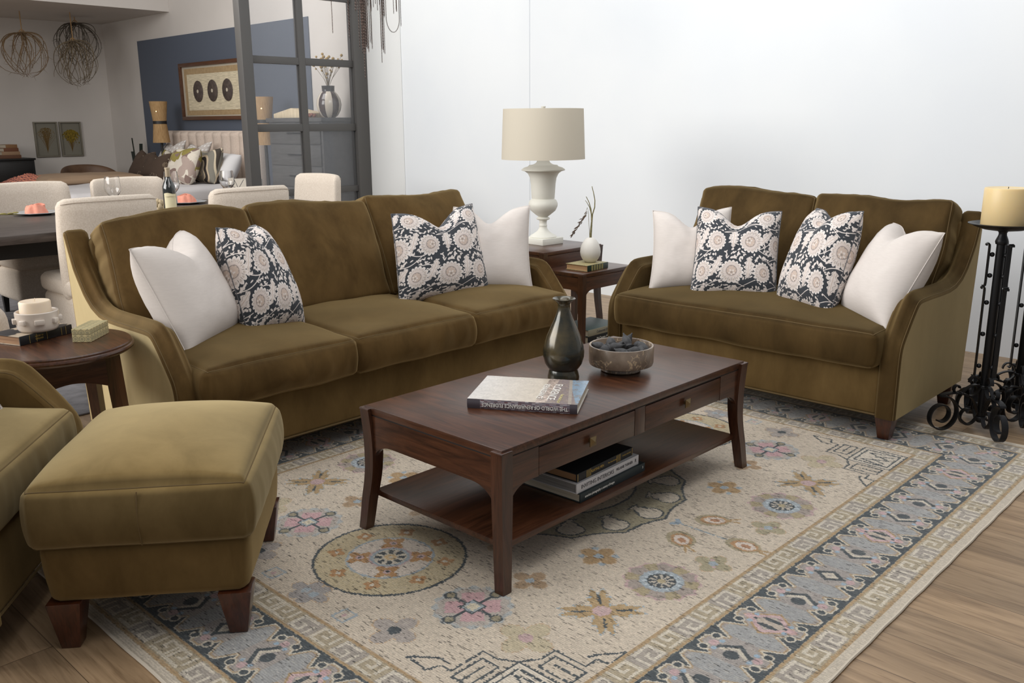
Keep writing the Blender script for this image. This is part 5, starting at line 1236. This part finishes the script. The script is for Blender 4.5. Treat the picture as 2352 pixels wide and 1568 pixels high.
# ------------------------------------------------------------------ bed
M_ups = mat('blush_linen', C(198, 180, 166), 0.9, col2=C(206, 190, 176), nscale=60, bmp=0.2, bscale=300)
M_sheet = mat('pale_grey_bedding', C(196, 192, 192), 0.9, bmp=0.2, bscale=60); M_sheetw = mat('white_bedding', C(214, 212, 212), 0.9)
bed = thing('bed', 'upholstered bed with a channelled blush headboard against the blue wall', 'bed', (3.55, 9.5, 0))
def hb(u, v):
    y = 2.28*u+0.02; z = 0.25+1.07*v; n = 11; ph = (u*n) % 1
    x = 2.16-0.05*math.sin(ph*PI)**.7*(1 if 0.0 < v < 0.97 else .3)-0.012*math.cos(v*18)*(1 if v < .95 else 0)*.4
    e = max(0, 1-min(u, 1-u)/0.02, 1-(1-v)/0.03); return (x+0.05*e**2, y, z-0.012*e)
hbo = grid_obj('headboard', hb, 110, 40, M_ups, bed)
B().box(2.16, 0.02, 0.1, 2.25, 2.30, 1.31, 0.02, 3).done('headboard_frame', M_ups, bed)
B().box(0.0, 0.05, 0.12, 2.12, 2.27, 0.42, 0.03, 3).done('bed_base', M_ups, bed)
cushion('mattress', 1.05, 1.09, 0.14, 0.07, M_sheetw, bed, Matrix.Translation((1.06, 1.15, 0.54)), n=20, crown=0.02, seed=1, pipe=0)
cushion('quilt', 0.99, 1.15, 0.13, 0.06, M_sheet, bed, Matrix.Translation((0.98, 1.15, 0.585)), n=30, crown=0.015, seed=8, wr=0.014, pipe=0, wf=4)
for x in (0.08, 2.05):
    for y in (0.12, 2.2): B().box(x-.03, y-.03, 0, x+.03, y+.03, .13).done('leg', M_dblk, bed)
tb = thing('blanket', 'tan folded blanket across the far side of the bed', 'blanket', (4.25, 11.1, 0.72))
cushion('cloth', 0.55, 0.42, 0.045, 0.035, mat('camel_wool', C(150, 126, 102), 0.95), tb, Matrix.Translation((0.1, 0.1, 0.045)), n=16, crown=0.03, seed=3, wr=0.012, pipe=0)
th = thing('knit_throw', 'chunky coral and plum knitted throw heaped at the foot of the bed', 'throw', (3.86, 11.35, 0.73))
def thf(u, v):
    x, y = (u-.5)*.62, (v-.5)*.6; e = (1-abs(2*u-1)**3)*(1-abs(2*v-1)**3)
    return (x, y, 0.012+e*(.085+.055*noise.noise(Vector((x*6, y*6, 1)))+.014*math.sin(x*90)*math.sin(y*90)))
grid_obj('knit', thf, 60, 60, imgmat('knit', patch_pattern(192, 1, 'throw'), 0.95), th)
ML = imgmat('leaf_print', patch_pattern(256, 2, 'leaf'), .9); MBn = imgmat('brown_print', patch_pattern(256, 4, 'brown'), .9); MAg = imgmat('agate_print', patch_pattern(256, 1, 'agate'), .9); MBd = imgmat('beaded_print', patch_pattern(256, 1, 'beaded'), .8)
kw = dict(n=18, parts=False, cat='cushion')
zb_ = .73
pillow('bed_cushion', 'white beaded cushion leaning on the headboard, left one of the pair', (5.42, 11.75, zb_), (5.42, 11.15, zb_), (5.56, 10.95, 1.20), (5.60, 11.55, 1.16), .16, MBd, .10, **kw)
pillow('bed_cushion', 'white beaded cushion leaning on the headboard, right one of the pair', (5.40, 11.05, zb_), (5.40, 10.5, zb_), (5.55, 10.28, 1.19), (5.56, 10.85, 1.15), .16, MBd, .10, **kw)
pillow('bed_cushion', 'leaf print cushion half hidden behind the brown ones', (5.30, 11.3, zb_), (5.30, 10.75, zb_), (5.40, 10.75, 1.10), (5.40, 11.25, 1.08), .14, ML, .06, **kw)
pillow('bed_cushion', 'dark brown starburst cushion at the far left of the bed', (5.10, 11.72, zb_), (5.12, 11.15, zb_), (5.22, 11.10, 1.06), (5.22, 11.50, 1.08), .17, MBn, .08, **kw)
pillow('bed_cushion', 'dark brown starburst cushion directly left of the leaf print cushion', (5.02, 11.18, zb_), (5.02, 10.60, zb_), (5.14, 10.48, 1.06), (5.14, 11.08, 1.05), .17, MBn, .08, **kw)
pillow('bed_cushion', 'round-looking leaf print cushion in olive and mauve at the front of the bed', (4.95, 10.30, zb_-.01), (4.95, 9.78, zb_-.01), (5.14, 9.80, 1.12), (5.14, 10.36, 1.10), .24, ML, .02, pinch=-0.05, **kw)
pillow('bed_cushion', 'grey agate print cushion right of the leaf print one', (5.22, 10.15, zb_-.01), (5.22, 9.70, zb_-.01), (5.34, 9.66, 1.13), (5.34, 10.25, 1.08), .20, MAg, .02, **kw)
pillow('bed_pillow', 'white sleeping pillow propped at the right end of the headboard', (5.36, 10.05, zb_), (5.32, 9.56, zb_), (5.54, 9.62, 1.04), (5.56, 10.05, 1.05), .22, M_sheetw, .0, pinch=.02, **kw)
# ------------------------------------------------------------------ bedside pieces
M_raf = mat('raffia_cord', C(150, 118, 78), 0.9, col2=C(176, 144, 102), nscale=160, nmap=(1, 1, .03), bmp=0.4, bscale=200)
def raffia(label, x, y):
    t = thing('raffia_lamp', label, 'lamp', (x, y, 0.62), 0)
    B().lathe([(0.08, 0), (0.08, 0.02), (0.02, 0.03), (0.015, 0.54)], 24).done('base', M_dblk, t)
    B().lathe([(0.106, 0.543), (0.082, 0.775), (0.082, 0.78)], 40, capt=False, capb=False).done('lower_shade', M_raf, t)
    B().lathe([(0.084, 0.775), (0.084, 0.812)], 40).done('band', M_dblk, t)
    B().lathe([(0.082, 0.81), (0.109, 1.052)], 40, capt=False, capb=False).done('upper_shade', M_raf, t)
    B().ball((-0.06, -0.06, 0.93), 0.012).done('bulb', mat('warm_bulb', C(255, 220, 160), 0.5, emit=C(255, 190, 110), estr=9), t)
raffia('hourglass raffia lamp with black waistband left of the headboard', 5.45, 11.36); raffia('hourglass raffia lamp seen through the glass partition', 5.45, 8.93)
def stand(label, x, y, h=0.62):
    t = thing('nightstand', label, 'nightstand', (x, y, 0))
    B().box(-.25, -.25, h-.03, .25, .25, h-.001, .003).done('top', M_dblk, t); B().box(-.22, -.22, .25, .22, .22, .28).done('shelf', M_dblk, t)
    for a in (-.22, .22):
        for c_ in (-.22, .22): B().box(a-.018, c_-.018, 0, a+.018, c_+.018, h-.03).done('leg', M_dblk, t)
stand('black metal nightstand under the left raffia lamp', 5.5, 12.08); stand('black metal nightstand between the bed and the tall dresser', 5.45, 9.08)
bpy.data.objects['raffia_lamp'].location = (5.45, 11.98, .62) if False else (5.45, 11.40+.0, .62)
t = thing('storage_box', 'cream box with dark crossing lines on the nightstand behind the glass', 'box', (5.28, 9.1, .6205), .2)
def face(u, v): return (-.13, .14-.28*u, .18*v)
B().box(-.129, -.14, 0, .1, .14, .18, .004).done('box_body', mat('cream_card', C(205, 198, 186), .7), t); grid_obj('front_panel', face, 1, 1, imgmat('lined_box', patch_pattern(128, 1, 'box'), .7), t)
t = thing('snake_plant', 'dark upright leaves standing in the corner beside the blue wall', 'plant', (5.62, 12.52, 0))
B().lathe([(.10, 0), (.12, .3), (.11, .3), (.1, .28), (0, .28)], 24, capt=False).done('pot', M_dblk, t)
b = B()
for k in range(4):
    a = k*1.6+2; h = .98+.26*((k*37) % 10)/10; b.ribbon([(.03*math.cos(a)*(1+1.5*s_*s_), .03*math.sin(a)*(1+1.5*s_*s_), .27+(h-.27+.05)*s_) for s_ in np.linspace(0, 1, 8)], .045, .004, (math.cos(a+1), math.sin(a+1), 0))
b.done('leaf', mat('dark_leaf', C(36, 42, 34), .6), t)
# tall dresser behind the glass
M_gw = wood('hazed_grey_wood', C(70, 69, 68), C(92, 91, 90), 'y', 0.5, 0.05)  # grey raised to carry the pale haze of the glass in front
t = thing('tall_dresser', 'tall charcoal wood chest of drawers behind the glass partition', 'dresser', (5.33, 7.70, 0))
B().box(0.015, 0, 0.001, 0.47, 0.97, 1.405, .004).done('carcass', M_gw, t); B().box(-.01, -.02, 1.405, .475, .99, 1.445, .004).done('top', M_gw, t)
for k in range(6):
    z0 = .10+.217*k; d = B().box(0, .03, z0, .018, .94, z0+.207, .002).done('drawer', M_gw, t)
    B().box(-.012, .36, z0+.10, 0, .61, z0+.115, .002).done('handle', M_iron, d)
# striped vase with dried flowers
t = thing('striped_vase', 'cream and brown striped round vase with dried yellow flowers on the dresser', 'vase', (5.55, 7.86, 1.4455))
P = [(.055, 0), (.085, .02), (.115, .07), (.126, .125), (.118, .18), (.09, .23), (.065, .255)]
n = 10
for k in range(n):
    b = B(); a0, a1 = 2*PI*k/n, 2*PI*(k+1)/n; rings = []
    for r, z in P: rings.append([b.bm.verts.new((r*math.cos(a0+(a1-a0)*j/6), r*math.sin(a0+(a1-a0)*j/6), z)) for j in range(7)])
    for A_, D_ in zip(rings[:-1], rings[1:]):
        for j in range(6): b.bm.faces.new((A_[j], A_[j+1], D_[j+1], D_[j]))
    o = b.done('stripe', mat('brown_glaze', C(62, 40, 36), .15, coat=.6) if k % 2 else mat('cream_glaze', C(226, 214, 196), .2, coat=.6), t)
B().lathe([(.064, .25), (.062, .262), (.064, .305), (.068, .31), (.06, .31), (.058, .26)], 32).done('neck', mat('dark_rim_glaze', C(40, 32, 32), .2), t)
b, f = B(), B(); rr = random.Random(3)
for k in range(22):
    a = rr.random()*6.28; s_ = .03+.12*rr.random(); h = .42+.2*rr.random(); e = (s_*math.cos(a), s_*math.sin(a)*1.1, h)
    b.tube([(0, 0, .28), (e[0]*.3, e[1]*.3, .38), e], .0022, 4); f.ball(e, .011+.006*rr.random(), u=8, v=6); f.ball((e[0]*.8, e[1]*.8+.01, e[2]-.035), .010, u=8, v=6)
b.done('stem', mat('dry_stem', C(120, 104, 74), .9), t); f.done('blossom', mat('dry_yellow', C(172, 138, 64), .9), t)
t = thing('carved_tray', 'pale carved wooden tray with a peaked rim lying on the dresser', 'tray', (5.52, 8.38, 1.4455))
B().prism([(-.33, 0), (.33, 0), (.33, .045), (.0, .10), (-.33, .05)], -.09, .09, 'x', .006).done('body', wood('bleached_wood', C(196, 176, 142), C(222, 206, 176), 'z', .7, 0), t)
t = thing('bead_garland', 'reddish wooden beads spilling beside the carved tray', 'beads', (5.42, 8.03, 1.4455))
b = B()
for k in range(14): b.ball((.02*math.sin(k*1.7), -.09+.018*k*.8, .018+.006*(k % 3)), .016, u=8, v=6)
b.done('bead', mat('red_beads', C(122, 66, 46), .5), t)
# framed art on the blue wall
def framed(name, label, x, y0, y1, z0, z1, m_fr, m_in, axis, fw=.03, matte=None):
    t = thing(name, label, 'picture', (0, 0, 0)); dp = .035
    def bx(a0, b0, a1, b1, d0, d1, nm, m):
        if axis == 'x': return B().box(x-d1, a0, b0, x-d0, a1, b1, .002).done(nm, m, t, angle=30)
        return B().box(a0, x-d1, b0, a1, x-d0, b1, .002).done(nm, m, t, angle=30)
    b = B()
    for a0, b0, a1, b1 in ((y0, z0, y1, z0+fw), (y0, z1-fw, y1, z1), (y0, z0+fw, y0+fw, z1-fw), (y1-fw, z0+fw, y1, z1-fw)):
        (b.box(x-dp, a0, b0, x-.001, a1, b1, .002) if axis == 'x' else b.box(a0, x-dp, b0, a1, x-.001, b1, .002))
    b.done('frame', m_fr, t, angle=30)
    bx(y0+fw, z0+fw, y1-fw, z1-fw, .002, .008, 'mount', matte or m_in)
    return t
t = framed('framed_artwork', 'walnut framed textile with three dark round discs on the blue wall', 5.808, 9.72, 11.43, 1.44, 2.14, wood('frame_walnut', C(72, 44, 28), C(96, 62, 42), 'y'), None, 'x', .045, mat('mount_cream', C(186, 176, 158), .8))
grid_obj('textile', lambda u, v: (5.797, 11.33-1.51*u, 1.50+.57*v), 1, 1, mat('ochre_cloth', C(150, 126, 92), .9, col2=C(164, 140, 104), nscale=20), t)
grid_obj('papyrus', lambda u, v: (5.794+.001*math.sin(u*60), 11.26-1.36*u, 1.56+.44*v), 60, 2, imgmat('papyrus_sheet', patch_pattern(256, 2, 'papyrus'), .9), t)
for k, y in enumerate((10.98, 10.62, 10.26)):
    M = Matrix.Translation((5.790, y, 1.79)) @ Matrix.Rotation(PI/2, 4, 'Y')
    B().lathe([(.0, 0), (.125, 0), (.13, .004), (.125, .008), (0, .010)], 40, capb=False, capt=False).done('disc', mat('dark_disc', C(62, 52, 48), .7, col2=C(82, 70, 64), nscale=30), t, M=M @ Matrix.Diagonal((1, .92, -1, 1)))
    B().lathe([(0, -.011), (.022, -.011), (.022, -.009)], 20, capb=False).done('disc_hole', mat('mount_cream', C(186, 176, 158), .8), t, M=M)
for k, (a0, a1, sd, lb) in enumerate(((4.715, 5.03, 1, 'shallow shadow box frame with a fine brown dried bouquet, left of the pair'), (5.06, 5.355, 2, 'shallow shadow box frame with a yellow leafy dried bouquet, right of the pair'))):
    t = framed('botanical_frame', lb, 13.70, a0, a1, .955, 1.435, mat('taupe_frame', C(120, 114, 100), .6), None, 'y', .018, mat('taupe_mount', C(128, 124, 112), .8))
    grid_obj('dried_bouquet', lambda u, v: (a0+.02+(a1-a0-.04)*u, 13.69, .975+.44*v), 1, 1, imgmat('bouquet_%s' % ('brown', 'yellow')[k], patch_pattern(256, sd, 'fern'), .8), t)
# brown chair, black dresser
ch = thing('tub_chair', 'brown leather tub chair behind the bed by the left wall', 'chair', (5.08, 12.75, 0), .1)
def tub(u, v):
    a = PI*(.0+1.0*u); r = .36+.03*v; top = .86-.16*abs(2*u-1)**2.5; return (r*math.cos(a), r*math.sin(a)*.8, .3+(top-.3)*v)
M_lth = mat('brown_leather', C(92, 66, 48), .5, col2=C(110, 82, 60), nscale=8)
def tub2(u, v):
    a = PI*(1.0*u); w = 2*PI*v; top = .86-.16*abs(2*u-1)**2.5; zc = (.3+top)/2; hz = (top-.3)/2; r = .37+.035*math.cos(w)+.02*math.sin(w)
    return (r*math.cos(a), r*math.sin(a)*.85, zc+hz*math.copysign(abs(math.sin(w))**.5, math.sin(w)))
grid_obj('backrest', tub2, 40, 24, M_lth, ch); cushion('seat', .30, .28, .08, .05, M_lth, ch, Matrix.Translation((0, .02, .40)), n=12, pipe=0)
for a in (-.24, .24):
    for c_ in (-.2, .2): B().taper(a-.02, c_-.02, 0, a+.02, c_+.02, .34, .6).done('leg', M_dblk, ch)
t = thing('black_dresser', 'black wood dresser cut off by the left edge below the framed bouquets', 'dresser', (3.35, 13.22, 0))
B().box(0, 0.01, .001, 1.17, .46, .935, .004).done('carcass', M_dblk, t); B().box(-.01, -.01, .935, 1.185, .47, .96, .004).done('top', M_dblk, t)
for r_ in range(3):
    for c_ in range(2): B().box(.03+.565*c_, 0, .10+.275*r_, .575+.565*c_, .016, .36+.275*r_, .003).done('drawer', wood('ebony_wood', C(22, 20, 20), C(34, 32, 31), 'x', .5, 0), t)
cols = [C(96, 62, 40), C(150, 120, 92), C(112, 70, 46), C(140, 104, 70)]
for k in range(4):
    book('stacked_book', ['reddish brown book at the bottom of the pile on the black dresser', 'tan book second from the bottom of the dresser pile', 'rust brown book third in the pile on the black dresser', 'sandy book on top of the dresser pile'][k], (4.12+.03*k, 13.3, .9605+.0455*k), .1*k-.1, .26-.035*k, .2, .045, mat('book_%s' % ('umber', 'tan', 'rust', 'sand')[k], cols[k], .7))
# ------------------------------------------------------------------ twig spheres hanging under the soffit
def twig(label, x, y, z, R, seed, col, ztop):
    t = thing('twig_sphere', label, 'hanging decoration', (x, y, z)); rr = random.Random(seed); b = B()
    for k in range(30):
        a = rr.random()*2*PI; w = rr.uniform(.35, 1.15); tw = rr.uniform(-2.2, 2.2); ln = rr.uniform(.6, 1.05); P = []
        for i in range(15):
            s_ = i/14*ln; th = s_*PI*.98; r = R*w*max(0.0, math.sin(min(th, PI*.985)))**.85*(1+.08*math.sin(7*s_+k)); zz = R*(math.cos(th)*.92+.03*math.sin(9*s_+k)); aa = a+tw*s_
            ex, ey = .06*R*math.sin(k*1.9)*s_*3, .06*R*math.cos(k*2.7)*s_*3
            P.append((r*math.cos(aa)+ex+.035*R*math.sin(11*s_+k), r*math.sin(aa)+ey, zz-.08*R*(1-w)+.04*R*math.sin(8*s_+2*k)))
        b.tube(P, [.0062*(1-.6*i/14) for i in range(15)], 5)
        for q in range(3):
            i = rr.randint(4, 13); p = Vector(P[i]); d = Vector((rr.uniform(-1, 1), rr.uniform(-1, 1), rr.uniform(-1, .3))).normalized()*.07; b.tube([p, p+d], [.0022, .0008], 4)
    b.done('branches', mat('twig_%s' % col[0], col[1], .9), t)
    B().tube([(0, 0, R*.9), (0, 0, ztop-z)], .006, 6).done('rope', mat('jute', C(160, 128, 88), .9), t)
    B().tube([(.03*math.cos(q), .0, R*.95+.03*math.sin(q)) for q in np.linspace(0, 6.28, 14)], .006, 5).done('knot', mat('jute', C(160, 128, 88), .9), t)
twig('tan twig sphere hanging at the far left of the trio', 4.42, 12.8, 2.27, .28, 1, ('tan', C(120, 98, 72)), 2.79)
twig('dark twig sphere hanging highest at the back of the trio', 5.17, 13.0, 2.45, .28, 2, ('dark', C(86, 78, 68)), 2.79)
twig('brown twig sphere hanging lowest in front of the dark one', 4.92, 12.5, 2.17, .29, 3, ('brown', C(104, 90, 70)), 2.79)
